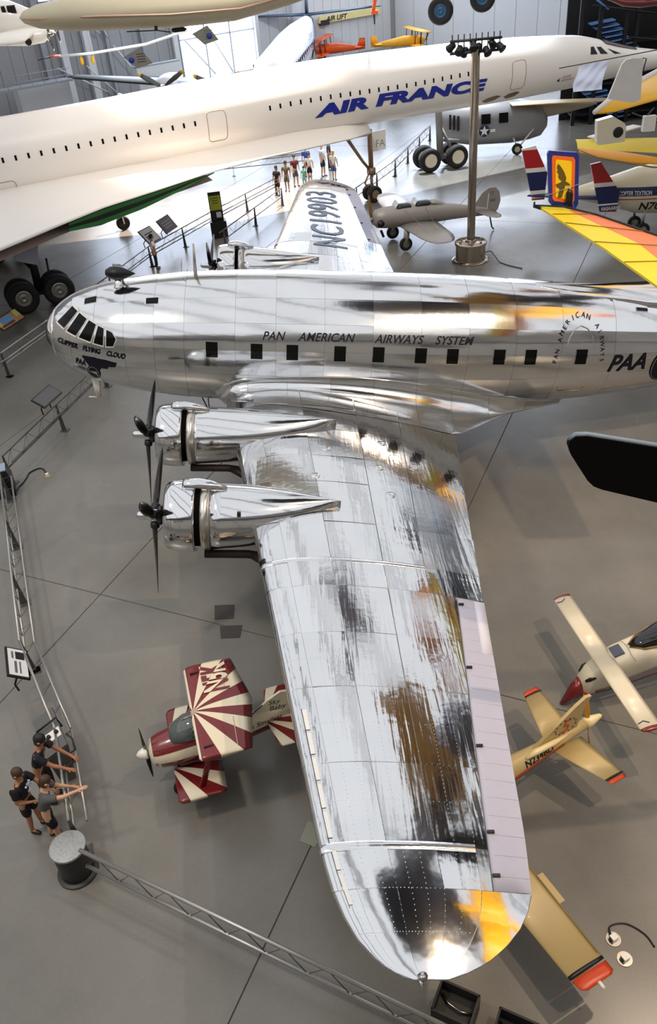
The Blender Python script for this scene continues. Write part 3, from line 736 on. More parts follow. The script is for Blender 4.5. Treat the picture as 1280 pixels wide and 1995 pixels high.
# daylight windows: one tall one to the floor behind the gliders, a high band along both walls
def lit_window(name, fn, s0, s1, z0, z1, ns, nz):
    g = MB(); g.loft([[fn(s0, z0, .10), fn(s1, z0, .10), fn(s1, z1, .10), fn(s0, z1, .10)], [fn(s0, z0, .14), fn(s1, z0, .14), fn(s1, z1, .14), fn(s0, z1, .14)]])
    w = struct(g.build(name, M_LIT, smooth=False))
    for k in range(ns + 1):
        s = s0 + (s1 - s0) * k / ns; f = MB(); f.tube([fn(s, z0, .2), fn(s, z1, .2)], .09, 4); f.build('mullion', M_TRIM, w, smooth=False)
    for k in range(nz + 1):
        z = z0 + (z1 - z0) * k / nz; f = MB(); f.tube([fn(s0, z, .2), fn(s1, z, .2)], .07, 4); f.build('transom', M_TRIM, w, smooth=False)
lit_window('window_1', w1, 19.2, 28.0, .3, 7.6, 3, 2)
lit_window('window_2', w1, 6, LW - 1, 8.5, 32, 10, 6)
lit_window('window_3', w2, 1, 26, 8.5, 32, 8, 6)
# columns and braces of the back wall
for k, (s, r, c) in enumerate(((5.4, .22, 0), (7.2, .30, 1), (9.6, .34, 1), (11.6, .16, 0), (15.2, .2, 0), (18.6, .25, 1), (28.2, .22, 1), (33, .25, 1))):
    g = MB(); g.box((0, 0, 6), (r * 2, r * 1.6, 12)); o = struct(g.build('trim_%d' % (k + 1), M_WALLW if c else M_TRIM, smooth=False)); o.location = w1(s, 0, .45); o.rotation_euler = (0, 0, R_(35.7))
for k, (a, b) in enumerate((((6.2, 3.4), (10.5, .8)), ((8.6, 7.5), (10.9, 5.6)), ((10.6, 7.5), (11.6, 5.2)), ((12, 4.5), (14.8, .5)), ((9.0, 3.2), (11.4, .6)), ((19.5, 4.0), (22.5, .6)), ((22.8, 3.6), (24.6, .5)))):
    g = MB(); g.tube([w1(a[0], a[1], .7), w1(b[0], b[1], .7)], .07, 6); struct(g.build('trim_%d' % (k + 9), M_WALLW))
# mezzanine walkway with its rail
g = MB(); g.box((0, 0, 0), (8.0, 1.4, .16)); o = struct(g.build('trim_16', M_TRIM, smooth=False)); o.location = w1(1.2, 3.0, 5.6); o.rotation_euler = (0, 0, R_(35.7))
for k in range(8):
    g = MB(); g.tube([w1(-2.6 + k * 1.05, 3.0, 6.2), w1(-2.6 + k * 1.05, 3.95, 6.2)], .025, 5); g.build('baluster', M_TRIM, o).matrix_parent_inverse = o.matrix_world.inverted()
bpy.context.view_layer.update()
for ch in o.children: ch.matrix_parent_inverse = o.matrix_world.inverted()
for z in (3.45, 3.95):
    g = MB(); g.tube([w1(-2.8, z, 6.2), w1(5.0, z, 6.2)], .03, 5); r_ = g.build('handrail', M_TRIM, o); r_.matrix_parent_inverse = o.matrix_world.inverted()
# white partition block under it
t = thing('partition_booth', 'plain white partition block under the walkway at the far left', 'booth', w1(3.3, 0, 3.4), R_(35.7))
g = MB(); g.box((0, 0, 1.4), (4.7, 1.2, 2.8)); g.build('side_panel', M_WALLW, t, smooth=False)
g = MB(); g.box((0, 0, 2.83), (4.8, 1.3, .06)); g.build('top_cap', M_TRIM, t, smooth=False)
t = thing('partition_booth', 'plain white partition block behind the dark diamond banner', 'booth', w1(13.6, 0, 5.5), R_(35.7))
g = MB(); g.box((0, 0, 1.5), (4.4, .8, 3.0)); g.build('side_panel', M_WALLW, t, smooth=False)
g = MB(); g.box((0, 0, 3.03), (4.5, .9, .06)); g.build('top_cap', M_TRIM, t, smooth=False)
# yellow lettered beam along the white wall
t = thing('lift_boom', 'long pale yellow lift boom with black lettering along the white wall', 'lift', w1(36.0, 3.2, .4), R_(35.7))
g = MB(); g.box((4.6, 0, .55), (8.6, .3, .62)); g.build('boom', mat('pale_yellow', (222, 212, 150), .5), t, smooth=False)
g = MB(); g.box((1.0, .0, .25), (1.2, .35, .5)); g.build('bracket', M_DKSTEEL, t, smooth=False)
lettering('AIR LIFT', lambda u, v: Vector((1.2 + u, -.16, .34 + v)), M_BLK, t, size=.62, shear=.2, bold=.02, wide=1.25)
# dark stair tower at the far right
t = thing('stair_tower', 'black steel stair tower with blue lit treads behind the airliner nose', 'stairs', (27.6, 39.5, 0), R_(-4))
M_STAIR = mat('black_steel', (20, 20, 24), .5, .3); M_TREAD = mat('blue_tread', (96, 138, 196), .35, .1)
g = MB(); g.box((1.5, 1.2, 4), (9, .2, 8)); g.build('back_panel', M_STAIR, t, smooth=False)
for x in (-2.5, -1.3, 0.3, 1.0, 3.0, 4.6):
    g = MB(); g.box((x, -.8, 4), (.24, .24, 8)); g.build('post', M_STAIR, t, smooth=False)
for fl in range(3):
    for k in range(7):
        x = -1.6 + k * .30 + (0 if fl % 2 == 0 else .25); z = 5.9 - fl * 2.0 - k * .26
        g = MB(); g.box((x + .5, -.3, z), (1.5 - .05 * k, .9, .07), (0, R_(-6), 0)); g.build('tread', M_TREAD, t, smooth=False)
for a, b in (((-2.3, 7.6), (-.9, 6.6)), ((-1.9, 6.9), (3.0, 6.0)), ((.5, 5.0), (4.5, 4.4)), ((-1.5, 3.4), (3, 2.9))):
    g = MB(); g.tube([(a[0], -.95, a[1]), (b[0], -.95, b[1])], .06, 6); g.build('handrail', M_TREAD if a[0] < -2 else M_STAIR, t)
for z in (.6, 2.4, 4.7): g = MB(); g.box((1.2, .2, z), (7.6, 1.8, .12)); g.build('landing', M_STAIR, t, smooth=False)

# ------------------------------------------------------------------ white delta airliner (local x forward, y port, z up; nose wheel at 0)
CON = thing('delta_airliner', 'long white needle-nosed delta airliner with blue airline lettering', 'airplane', (10.45, 25.15, 0), AZ)
M_CW = mat('airliner_white', (246, 240, 232), .34, 0, .015, .8, coat=.25)
CS = [(-44, 5.5, .6, .7), (-34, 5.2, 1.44, 1.62), (-22, 5.18, 1.44, 1.62), (-14, 5.27, 1.44, 1.62), (-8, 5.42, 1.44, 1.62), (-2, 5.48, 1.44, 1.61), (3, 5.38, 1.44, 1.58), (8, 5.22, 1.40, 1.52), (11, 5.10, 1.30, 1.42), (13.2, 5.0, 1.17, 1.30), (14.6, 4.88, 1.08, 1.12), (16, 4.70, .96, .90), (17.6, 4.52, .82, .70), (19.5, 4.36, .58, .50), (21, 4.25, .36, .32), (22.6, 4.15, .06, .06)]
def con(x, a, off=0):
    """a: angle from the top towards the starboard (viewer) side"""
    z = smooth_tab([(s[0], s[1]) for s in CS], x); w = smooth_tab([(s[0], s[2]) for s in CS], x) + off; h = smooth_tab([(s[0], s[3]) for s in CS], x) + off
    return Vector((x, -w * math.sin(a), z + h * math.cos(a)))
def con_z(x, z, off=0):
    zc = smooth_tab([(s[0], s[1]) for s in CS], x); h = smooth_tab([(s[0], s[3]) for s in CS], x)
    return con(x, math.acos(max(-1, min(1, (z - zc) / h))), off)
g = MB(); g.loft([[con(x, 2 * PI * k / 48) for k in range(48)] for x in frange(-44, 13, 57) + frange(13.3, 22.6, 31)]); g.build('fuselage', M_CW, CON)
for k in range(56):
    x = -21.4 + k * .53
    if -9.6 < x < -8.0 or -7.9 < x < -6.2 or x > 5.2: continue
    z = lerp([(-18, 5.45), (-13, 5.50), (-9, 5.55), (-5, 5.66), (-3, 5.66), (1.6, 5.55), (4.2, 5.58)], x)
    g = MB(); g.grid(lambda u, v: con_z(x + u, z + v, .012), [-.045, -.02, .02, .045], [-.10, -.05, .05, .10]); g.build('cabin_window', M_GLASS, CON)
def con_line(pts, w, nm, m_):
    P = []
    for (x0, z0), (x1, z1) in zip(pts, pts[1:] + pts[:1]):
        P += [con_z(x0 + (x1 - x0) * k / 4, z0 + (z1 - z0) * k / 4, .008) for k in range(4)]
    g = MB(); g.tube(P + P[:1], w, 5, False); g.build(nm, m_, CON)
M_LINE = mat('door_line', (150, 134, 120), .5)
def rr(x0, x1, z0, z1, c=.16): return [(x0 + c, z0), (x1 - c, z0), (x1 - c * .3, z0 + c * .3), (x1, z0 + c), (x1, z1 - c), (x1 - c * .3, z1 - c * .3), (x1 - c, z1), (x0 + c, z1), (x0 + c * .3, z1 - c * .3), (x0, z1 - c), (x0, z0 + c), (x0 + c * .3, z0 + c * .3)]
con_line(rr(7.92, 8.82, 4.42, 5.78), .014, 'door_outline', M_LINE)
con_line(rr(-9.15, -8.24, 4.64, 5.90), .014, 'door_outline', M_LINE)
con_line(rr(-19.6, -17.95, 4.0, 4.6), .012, 'door_outline', M_LINE)
# cockpit glazing and retracted visor
for pts in ([(13.44, 5.40), (13.98, 5.36), (13.80, 5.74), (13.56, 5.74)], [(14.22, 5.34), (14.80, 5.27), (14.36, 5.66), (14.02, 5.68)], [(14.85, 5.52), (15.35, 5.20), (15.92, 5.14)]):
    cx = sum(p[0] for p in pts) / len(pts); cz = sum(p[1] for p in pts) / len(pts); n = len(pts); g = MB()
    vs = [con_z(x, z, .014) for x, z in pts] + [con_z(cx + (x - cx) * .5, cz + (z - cz) * .5, .014) for x, z in pts] + [con_z(cx, cz, .014)]
    g.add(vs, [(k, (k + 1) % n, n + (k + 1) % n, n + k) for k in range(n)] + [(n + k, n + (k + 1) % n, 2 * n) for k in range(n)]); g.build('cockpit_pane', M_GLASS, CON)
g = MB(); g.grid(lambda x, a: con(x, a, .03 + .04 * (1 - (x - 14.9) / 2.6)), frange(14.9, 17.5, 8), frange(-.62, .62, 10)); g.build('visor', mat('visor_glass', (92, 74, 66), .18, .2, .2), CON)
vs, fs = text_faces('AIR FRANCE', size=.74, shear=.14, bold=.045, slices=4, wide=1.5, spacing=1.04)
wd = max(v[0] for v in vs)
g = MB(); g.add([con_z(-3.55 + 9.85 * u / wd, lerp([(-3.6, 4.88), (0, 4.88), (6.4, 4.70)], -3.55 + 9.85 * u / wd) + v * .95, .014) for u, v in vs], fs); g.build('airline_lettering', mat('airline_blue', (28, 42, 148), .35), CON, smooth=False)
for tx, z in (('GROUPE', 4.50), ('AIR FRANCE', 4.34)):
    vs, fs = text_faces(tx, size=.16); g = MB(); g.add([con_z(11.5 + u * 1.0, z + v, .012) for u, v in vs], fs); g.build('small_lettering', mat('faint_red', (170, 100, 90), .5), CON, smooth=False)
g = MB(); g.add([con_z(11.15, 4.42, .012), con_z(11.36, 4.56, .012), con_z(11.33, 4.44, .012), con_z(11.4, 4.34, .012)], [(0, 1, 2), (0, 2, 3)]); g.build('arrow_emblem', M_BLK, CON, smooth=False)
for x, z, w in ((6.95, 4.10, .58), (8.25, 4.12, .50)):
    pts = [(x - w, z - .03), (x - w * .4, z - .16), (x + w * .5, z - .10), (x + w, z + .08), (x + w * .4, z + .16), (x - w * .5, z + .10)]
    g = MB(); g.add([con_z(a, b, .012) for a, b in pts] + [con_z(x, z, .016)], [(k, (k + 1) % 6, 6) for k in range(6)]); g.build('sensor_plate', mat('bronze_plate', (128, 104, 78), .45, .3), CON)
# slender delta wing
WL = [(-.6, 1.30), (-2, 1.75), (-4.5, 1.98), (-6.6, 2.1), (-9.5, 2.70), (-12.9, 4.1), (-15.3, 5.0), (-17.3, 6.2), (-18.7, 7.1), (-19.9, 7.85), (-24, 10.4), (-27.5, 12.6), (-30, 12.8), (-34.5, 12.8)]
for sd in (-1, 1):
    g = MB(); loops = []
    for x, y in WL:
        zl = lerp([(-.6, 3.72), (-10, 3.72), (-28, 3.62)], x); th = lerp([(-.6, .06), (-6, .35), (-20, .55), (-28, .3)], x)
        root = 4.35
        l = [(x, sd * y, zl), (x, sd * (y * .9 + .1), zl + th * .34), (x, sd * (y * .55 + .5), zl + th * .8), (x, sd * 1.0, root if x < -3 else lerp([(-3, root), (-.6, 3.95)], x)), (x, 0, root), (x, 0, 3.4), (x, sd * 1.0, zl - .2), (x, sd * y * .6, zl - .16), (x, sd * y * .92, zl - .08)]
        loops.append(l)
    g.loft(loops); g.build('delta_wing', M_CW, CON)
# green banded strip under the drooped leading edge
gm = mat('green_band', (44, 150, 66), .35)
for b_ in range(3):
    def gb(x, k, b_=b_):
        y = lerp([(a[0], a[1]) for a in WL[::-1]], x); f = lerp([(-17.0, .8), (-15.5, 1.5), (-13.5, 1.3), (-11.5, .75), (-9.6, .08)], x); q = (b_ + k) / 3
        return Vector((x, -y + .03 + .42 * q * f + .05 * math.sin(PI * q), 3.68 - .50 * q * f))
    g = MB(); g.grid(gb, frange(-17.0, -9.6, 24), [0, .5, 1]); g.build('leading_edge_band', gm if b_ != 1 else mat('dark_green_band', (10, 30, 18), .4), CON)
g = MB(); g.grid(lambda x, k: Vector((x, -lerp([(a[0], a[1]) for a in WL[::-1]], x) + .45 + 2.5 * k, 3.25 + .2 * k)), frange(-27, -9.6, 20), [0, .5, 1]); g.build('wing_underside', mat('pink_lit_underside', (196, 176, 168), .5), CON)  # warm light on the white wing's underside painted in as a pinkish colour
# nose gear
t1, t2, g = MB(), MB(), MB()
for y in (-.28, .28): wheel(t1, t2, (0, y, .42), .42, .28)
g.tube([(.0, 0, 3.6), (.0, 0, 1.5)], .13, 12); g.tube([(0, 0, 1.6), (0, 0, .42)], .085, 10); g.tube([(0, -.35, .42), (0, .35, .42)], .07, 8)
g.tube([(-1.5, 0, 3.6), (-.5, -.05, 2.1), (-.06, 0, 1.6)], [.10, .08, .07], 8); g.tube([(-.12, 0, 1.5), (-.42, 0, 1.0), (-.1, 0, .6)], .05, 6); g.box((0, 0, 1.55), (.3, .4, .35))
t1.build('nose_tyre', M_BLACK, CON); t2.build('nose_wheel_hub', mat('gear_bronze', (148, 120, 96), .45, .5), CON); g.build('nose_gear_leg', mat('gear_bronze', (148, 120, 96), .45, .5), CON)
g = MB(); g.box((.35, -.35, 3.05), (.75, .05, .95)); dr = g.build('gear_door', M_WHITE, CON, smooth=False)
lettering('FA', lambda u, v: Vector((.1 + u, -.38, 2.75 + v)), M_GREY, dr, size=.5)
# main gear bogies
for sd in (-1, 1):
    for bx in (-.75, .75):
        t1, t2 = MB(), MB()
        for y in (-.34, .34): wheel(t1, t2, (-18.55 + bx, sd * 3.86 + y, .66), .66, .42)
        t1.build('main_tyre', M_BLACK, CON); t2.build('main_wheel_hub', M_STEEL, CON)
    g = MB(); g.tube([(-19.35, sd * 3.86, .66), (-17.75, sd * 3.86, .66)], .14, 10); g.tube([(-18.55, sd * 3.86, .7), (-18.4, sd * 3.86, 3.6)], .17, 12); g.tube([(-19.6, sd * 3.5, 3.4), (-18.5, sd * 3.86, 1.5)], .08, 8); g.tube([(-18.5, sd * 2.2, 3.4), (-18.5, sd * 3.86, 1.7)], .09, 8)
    g.tube([(-17.9, sd * 3.7, 1.9), (-18.0, sd * 3.7, .7)], .05, 6); g.build('main_gear_leg', M_DKSTEEL, CON)
    g = MB(); g.loft([[(-19.15, sd * 4.25, 2.2), (-18.35, sd * 4.25, 1.55 + .3), (-18.0, sd * 4.3, 3.3), (-18.9, sd * 4.3, 3.5), (-19.35, sd * 4.28, 2.7)], [(-19.15, sd * 4.18, 2.2), (-18.35, sd * 4.18, 1.85), (-18.0, sd * 4.22, 3.3), (-18.9, sd * 4.22, 3.5), (-19.35, sd * 4.2, 2.7)]]); g.build('gear_door', mat('pale_blue_grey', (176, 178, 198), .4), CON, smooth=False)
t1, t2 = MB(), MB(); wheel(t1, t2, (-12.5, 4.6, .36), .36, .26); t1.build('jack_tyre', M_BLACK, CON); t2.build('jack_wheel_hub', M_DKSTEEL, CON)
g = MB(); g.tube([(-12.5, 4.42, .36), (-12.7, 4.42, 3.6)], .06, 8); g.build('jack_leg', M_STEEL, CON)

# ------------------------------------------------------------------ generic aeroplane pieces for the hall's other aircraft
def hung(t, pts, z=23.5):
    """thin steel cables from the roof; pts local"""
    for p in pts:
        g = MB(); g.tube([p, (p[0], p[1], z - t.location.z)], .004, 4); g.build('suspension_cable', M_DKSTEEL, t)
def prop(t, c, r, n=3, m=None, tip=None, axis=(1, 0, 0), a0=.5, ch=.12):
    c = Vector(c); ax = Vector(axis).normalized(); u = Vector((0, 0, 1)); u = (u - ax * u.dot(ax)).normalized(); v = ax.cross(u)      # a0 is measured from upright
    g = MB(); g.lathe([(-.5 * ch, ch * .55), (0, ch * .7), (ch * 1.0, ch * .5), (ch * 1.5, .01)], c, ax, 12); g.build('propeller_hub', M_STEEL, t)
    for k in range(n):
        a = a0 + 2 * PI * k / n; d = u * math.cos(a) + v * math.sin(a); w = ax.cross(d)
        def sec(q, s, tw): 
            cd = w * math.cos(tw) + ax * math.sin(tw); nd = d.cross(cd)
            return [c + d * q + cd * s * .5 * math.cos(2 * PI * i / 8) + nd * s * .1 * math.sin(2 * PI * i / 8) for i in range(8)]
        g = MB(); g.loft([sec(r * .06, ch * .5, 1.2), sec(r * .3, ch * 1.0, .8), sec(r * .6, ch * 1.05, .5), sec(r * .88, ch * .8, .35)] + ([] if tip else [sec(r, ch * .25, .3)])); b = g.build('propeller_blade', m or M_BLK, t)
        if tip: g = MB(); g.loft([sec(r * .88, ch * .8, .35), sec(r * .96, ch * .6, .32), sec(r, ch * .25, .3)]); g.build('blade_tip', tip, b)

# ---- triple-tailed transport, facing the camera
M_CONW = mat('transport_white', (232, 236, 240), .35, .1, .03, coat=.2); M_DKG = mat('dark_green_grey', (52, 62, 62), .4, .3); M_DKB = mat('dark_blue_grey', (44, 62, 84), .4, .3)
T_ = thing('transport_plane', 'white-topped propeller transport with three fins seen nose-on behind the white delta airliner', 'airplane', (4.4, 48.0, .3), R_(-97.4))
g = MB(); g.sell([(0, 1.9, .15, .2), (-.4, 2.0, .62, .70), (-1.2, 2.15, 1.05, 1.15), (-2.6, 2.35, 1.45, 1.5), (-5, 2.4, 1.72, 1.74), (-10, 2.5, 1.78, 1.8), (-16, 2.7, 1.78, 1.8), (-21, 3.0, 1.55, 1.55), (-26, 3.4, 1.05, 1.05), (-30.5, 3.9, .5, .5), (-33, 4.1, .08, .08)], 32); g.build('fuselage', M_CONW, T_)
for k in range(7):
    a = -.9 + k * .3; g = MB(); y0 = 1.28 * math.sin(a); x0 = -1.6 - (1 - math.cos(a)) * 1.4
    g.box((x0, y0 * .92, 3.05), (.06, .34, .42), (0, R_(-28), -a)); g.build('cockpit_pane', M_GLASS, T_, smooth=False)
for sd in (1, -1):
    g = MB(); g.tube([(x, sd * w, z) for x, w, z in ((-1.0, .95, 2.2), (-2.6, 1.47, 2.45), (-5, 1.73, 2.6), (-10, 1.79, 2.7), (-16, 1.79, 2.9), (-21, 1.57, 3.2), (-26, 1.07, 3.6), (-30, .55, 4.0))], .06, 5); g.build('blue_stripe', mat('stripe_blue', (40, 58, 110), .4), T_)
    for k in range(12):
        x = -6 - k * 1.25; g = MB(); g.box((x, sd * 1.76, 3.0), (.36, .06, .4)); g.build('cabin_window', M_GLASS, T_, smooth=False)
lettering('MATS', lambda u, v: Vector((-18 + u, 1.76, 3.6 + v * .6)), M_GREY, T_, size=1.1)
for sd in (-1, 1):
    wm = M_DKG if sd < 0 else M_DKB
    g = MB(); g.foil([((-6.8, 0, 1.2), (-5.8, 0, 0), (0, 0, .95)), ((-7.3, sd * 5, 1.5), (-4.8, 0, 0), (0, 0, .75)), ((-8.6, sd * 14, 2.35), (-2.9, 0, 0), (0, 0, .42)), ((-9.2, sd * 18.2, 2.75), (-1.9, 0, 0), (0, 0, .24)), ((-9.8, sd * 18.9, 2.8), (-.9, 0, 0), (0, 0, .1))]); w_ = g.build('wing', wm, T_)
    g = MB(); g.foil([((-7.0, sd * 1.5, 1.36), (-2.6, 0, 0), (0, 0, .98)), ((-7.27, sd * 5, 1.54), (-2.1, 0, 0), (0, 0, .78)), ((-8.57, sd * 14, 2.41), (-1.3, 0, 0), (0, 0, .44)), ((-9.2, sd * 18.0, 2.8), (-.8, 0, 0), (0, 0, .25))]); g.build('wing_top_skin', mat('pale_wing_top', (206, 214, 222), .35, .4), w_).location.z = .06
    for y, x, z in ((4.7, -5.5, 1.75), (9.4, -6.1, 2.05)):
        g = MB(); g.lathe([(.0, .55), (.12, .68), (.5, .80), (1.3, .80), (2.6, .70), (5.0, .35), (6.2, .05)], (x, sd * y, z), (-1, 0, 0), 24); g.build('engine_nacelle', M_CONW, T_)
        g = MB(); g.lathe([(.05, .54), (.12, .2), (-.1, .16)], (x, sd * y, z), (-1, 0, 0), 20); g.build('engine_front', M_BLK, T_)
        prop(T_, (x + .35, sd * y, z), 2.2, 3, mat('grey_blade', (96, 96, 92), .4, .4), M_YELLOW, a0=R_(60), ch=.42)
    g = MB(); g.foil([((-28.6, 0, 4.45), (-2.6, 0, 0), (0, 0, .26)), ((-29.2, sd * 7.6, 4.7), (-1.5, 0, 0), (0, 0, .16))]); g.build('tailplane', M_DKB, T_)
    g = MB(); g.foil([((-29.6, sd * 6.9, 3.1), (-1.3, 0, 0), (0, .14, 0)), ((-29.1, sd * 6.9, 4.4), (-2.3, 0, 0), (0, .24, 0)), ((-29.8, sd * 6.9, 6.6), (-1.5, 0, 0), (0, .16, 0))]); g.build('outer_fin', M_DKB, T_)
g = MB(); g.foil([((-28.9, 0, 4.4), (-2.8, 0, 0), (0, .26, 0)), ((-30, 0, 6.6), (-1.6, 0, 0), (0, .16, 0))]); g.build('middle_fin', M_DKB, T_)
for c in ((-6.2, 3.0), (-6.2, -3.0), (-2.2, 0)):
    t1, t2 = MB(), MB(); wheel(t1, t2, (c[0], c[1], .02), .3, .25); t1.build('tyre', M_BLACK, T_); t2.build('wheel_hub', M_STEEL, T_); g = MB(); g.tube([(c[0], c[1] - .16, .3), (c[0], c[1] - .16, 1.6)], .07, 6); g.build('gear_leg', M_STEEL, T_)

# ---- long white glider with orange tip, slung high on the left
t = thing('glider', 'slender white glider wing with an orange tip hanging before the grey wall', 'glider', (-3.2, 31.4, 7.5), R_(4))
g = MB(); g.foil([((-2.7, .3, .0), (0, -.7, 0), (0, 0, .10)), ((-1, .4, -.02), (0, -.9, 0), (0, 0, .13)), ((2, .45, .15), (0, -.95, 0), (0, 0, .14)), ((4.4, .5, .62), (0, -.8, 0), (0, 0, .11))]); g.build('wing', M_WHITE, t)
g = MB(); g.foil([((-3.25, .2, .05), (0, -.45, 0), (0, 0, .10)), ((-2.7, .32, .02), (0, -.74, 0), (0, 0, .13))]); g.build('orange_tip', M_ORANGE, t)
g = MB(); g.foil([((-3.9, -.05, -.06), (0, -.14, 0), (0, 0, .05)), ((-3.25, .15, .02), (0, -.40, 0), (0, 0, .10))]); g.build('dark_tip', M_BLK, t)
for x in (-1.55, -.95):
    g = MB(); g.sell([(-.12, .0, .02, .03), (0, 0, .05, .08), (.12, 0, .02, .03)], 8); o = g.build('strut_pod', M_YELLOW, t); o.location = (x, -.35, -.28); o.scale = (.8, 1, 3.2)
hung(t, [(-1, 0, .05), (2, 0, .2)])
# ---- yellow low wing trainer with star roundels standing under the transport
t = thing('yellow_trainer', 'small yellow low wing trainer with a red band and star roundel', 'airplane', (-5.0, 40.9, 2.35), R_(28))
M_STARB = mat('roundel_blue', (34, 40, 78), .4)
g = MB(); g.foil([((-2.3, .35, 1.0), (0, -.9, 0), (0, 0, .12)), ((0, .5, 1.12), (0, -1.1, 0), (0, 0, .15)), ((2.1, .35, 1.5), (0, -.9, 0), (0, 0, .12)), ((2.4, .15, 1.55), (0, -.5, 0), (0, 0, .06))]); w_ = g.build('wing', M_YELLOW, t)
g = MB(); g.box((.55, 0, 1.30), (.28, 1.0, .04), (0, R_(-12), 0)); g.build('red_band', M_RED2, w_, smooth=False)
def star(t, c, r, nrm, upv, ms, mb_, par, bars=False, mbar=None):
    nrm, upv = Vector(nrm).normalized(), Vector(upv).normalized(); sd = upv.cross(nrm); c = Vector(c)
    g = MB(); g.add([c + nrm * .008 + (upv * math.cos(2 * PI * k / 24) + sd * math.sin(2 * PI * k / 24)) * r for k in range(24)], [tuple(range(24))]); d_ = g.build('roundel', mb_, par, smooth=False)
    P = [c + nrm * .014 + (upv * math.cos(PI * k / 5) + sd * math.sin(PI * k / 5)) * (r * .98 if k % 2 == 0 else r * .38) for k in range(10)]
    g = MB(); g.add(P + [c + nrm * .014], [(k, (k + 1) % 10, 10) for k in range(10)]); g.build('star', ms, d_ if par is t else par, smooth=False)
    if bars:
        for s_ in (-1, 1):
            b0 = c + sd * s_ * r * 1.55; g = MB(); g.box(b0 + nrm * .01, (.9 * r, .012, .5 * r)); g.build('bar', mbar, d_ if par is t else par, smooth=False)
star(t, (1.35, -.1, 1.47), .33, (-.2, -.2, 1), (0, 1, 0), M_WHITE, M_STARB, w_)
g = MB(); g.sell([(-1.5, 1.05, .05, .1), (-1.2, 1.1, .3, .34), (0, 1.15, .36, .42), (1.2, 1.2, .25, .3), (2.2, 1.25, .05, .06)], 14); o = g.build('fuselage', M_YELLOW, t); o.rotation_euler = (0, 0, R_(90)); 
g = MB(); g.sell([(-.4, 1.5, .1, .05), (-.2, 1.55, .2, .2), (.2, 1.55, .2, .22), (.5, 1.5, .1, .05)], 12); o = g.build('canopy', M_WHITE, t); o.rotation_euler = (0, 0, R_(90))
for p in ((-.6, .3), (.6, .3)):
    t1, t2 = MB(), MB(); wheel(t1, t2, (p[0], p[1], -2.1), .25, .15); t1.build('tyre', M_BLACK, t); t2.build('wheel_hub', M_STEEL, t); g = MB(); g.tube([(p[0], p[1] - .1, -2.1), (p[0], p[1], .95)], .05, 6); g.build('gear_leg', M_STEEL, t)

# ---- two diamond banners with blue discs
M_BAN = mat('grey_banner', (128, 124, 118), .8, 0, .2, 8)
for loc, lab, sz, st_ in (((-4.65, 48.2, 5.3), 'lower dark diamond banner with a small blue disc and printed rows', 1.02, True), ((.42, 49.0, 6.3), 'upper grey diamond banner with a bright blue disc near the window', .95, False)):
    t = thing('diamond_banner', lab, 'banner', loc, R_(8), 'hanging diamond banners')
    g = MB(); P = [(-1.0, .15), (.25, .62), (1.0, -.42), (-.15, -.66)]
    g.prism([(a * sz, b * sz) for a, b in P], lambda u, v, w: Vector((u, w, v)), .03); g.build('cloth', M_BAN, t, smooth=False)
    g = MB(); g.lathe([(0, .20), (.01, .20)], (-.45 * sz if st_ else .3 * sz, -.01, -.1), (0, -1, 0), 18); d_ = g.build('blue_disc', mat('disc_blue', (30, 54, 150), .5), t)
    g = MB(); g.lathe([(0, .20), (.01, .205)], (-.45 * sz if st_ else .3 * sz, -.004, -.1), (0, -1, 0), 18); g.build('disc_rim', mat('disc_rim', (70, 80, 130), .5), d_)
    for k in range(4):
        g = MB(); g.box((.25, -.006, .25 - k * .17), (.6, .01, .07)); g.build('printed_row', mat('print_dark', (84, 76, 70), .8) if st_ else mat('print_green', (96, 110, 70), .8), t, smooth=False)
    hung(t, [(.25 * sz, .015, .6 * sz)])

# ---- orange and yellow biplanes standing far behind
def biplane_far(name, lab, loc, rz, m1, m2, L=5.5):
    t = thing(name, lab, 'airplane', loc, rz)
    g = MB(); g.sell([(0, 1.35, .1, .15), (-.25, 1.35, .42, .45), (-1.2, 1.35, .46, .5), (-2.4, 1.4, .42, .5), (-L, 1.3, .06, .12)], 16); g.build('fuselage', m1, t)
    for z, s_, x in ((2.35, 3.6, -.5), (1.0, 3.2, -.8)):
        g = MB(); g.foil([((x, -s_, z), (-.9, 0, 0), (0, 0, .10)), ((x + .05, 0, z), (-1.1, 0, 0), (0, 0, .13)), ((x, s_, z), (-.9, 0, 0), (0, 0, .10))]); g.build('wing', m2, t)
    for y in (-2.4, 2.4, -.5, .5):
        g = MB(); g.tube([(-.7, y, 1.05), (-.6, y, 2.35)], .04, 6); g.tube([(-1.3, y, 1.05), (-1.2, y, 2.35)], .04, 6); g.build('wing_strut', M_DKSTEEL, t)
    g = MB(); g.foil([((-L + .9, 0, 1.4), (-.9, 0, 0), (0, .06, 0)), ((-L + .6, 0, 2.2), (-.6, 0, 0), (0, .04, 0))]); g.build('tail_fin', m2, t)
    g = MB(); g.foil([((-L + .9, -1.2, 1.45), (-.6, 0, 0), (0, 0, .06)), ((-L + 1.1, 0, 1.45), (-1, 0, 0), (0, 0, .08)), ((-L + .9, 1.2, 1.45), (-.6, 0, 0), (0, 0, .06))]); g.build('tailplane', m2, t)
    for y in (-.8, .8):
        t1, t2 = MB(), MB(); wheel(t1, t2, (-.7, y, .34), .34, .14); t1.build('tyre', M_BLACK, t); t2.build('wheel_hub', M_STEEL, t)
        g = MB(); g.tube([(-.7, y, .34), (-.8, y * .5, 1.0)], .05, 6); g.build('gear_leg', M_DKSTEEL, t)
    prop(t, (.12, 0, 1.35), 1.15, 2, M_DKSTEEL, None, a0=R_(50), ch=.16)
    return t
biplane_far('orange_biplane', 'bright orange biplane parked far back by the white wall', (8.8, 79.0, 0), R_(165), M_ORANGE, M_ORANGE, 5.5)
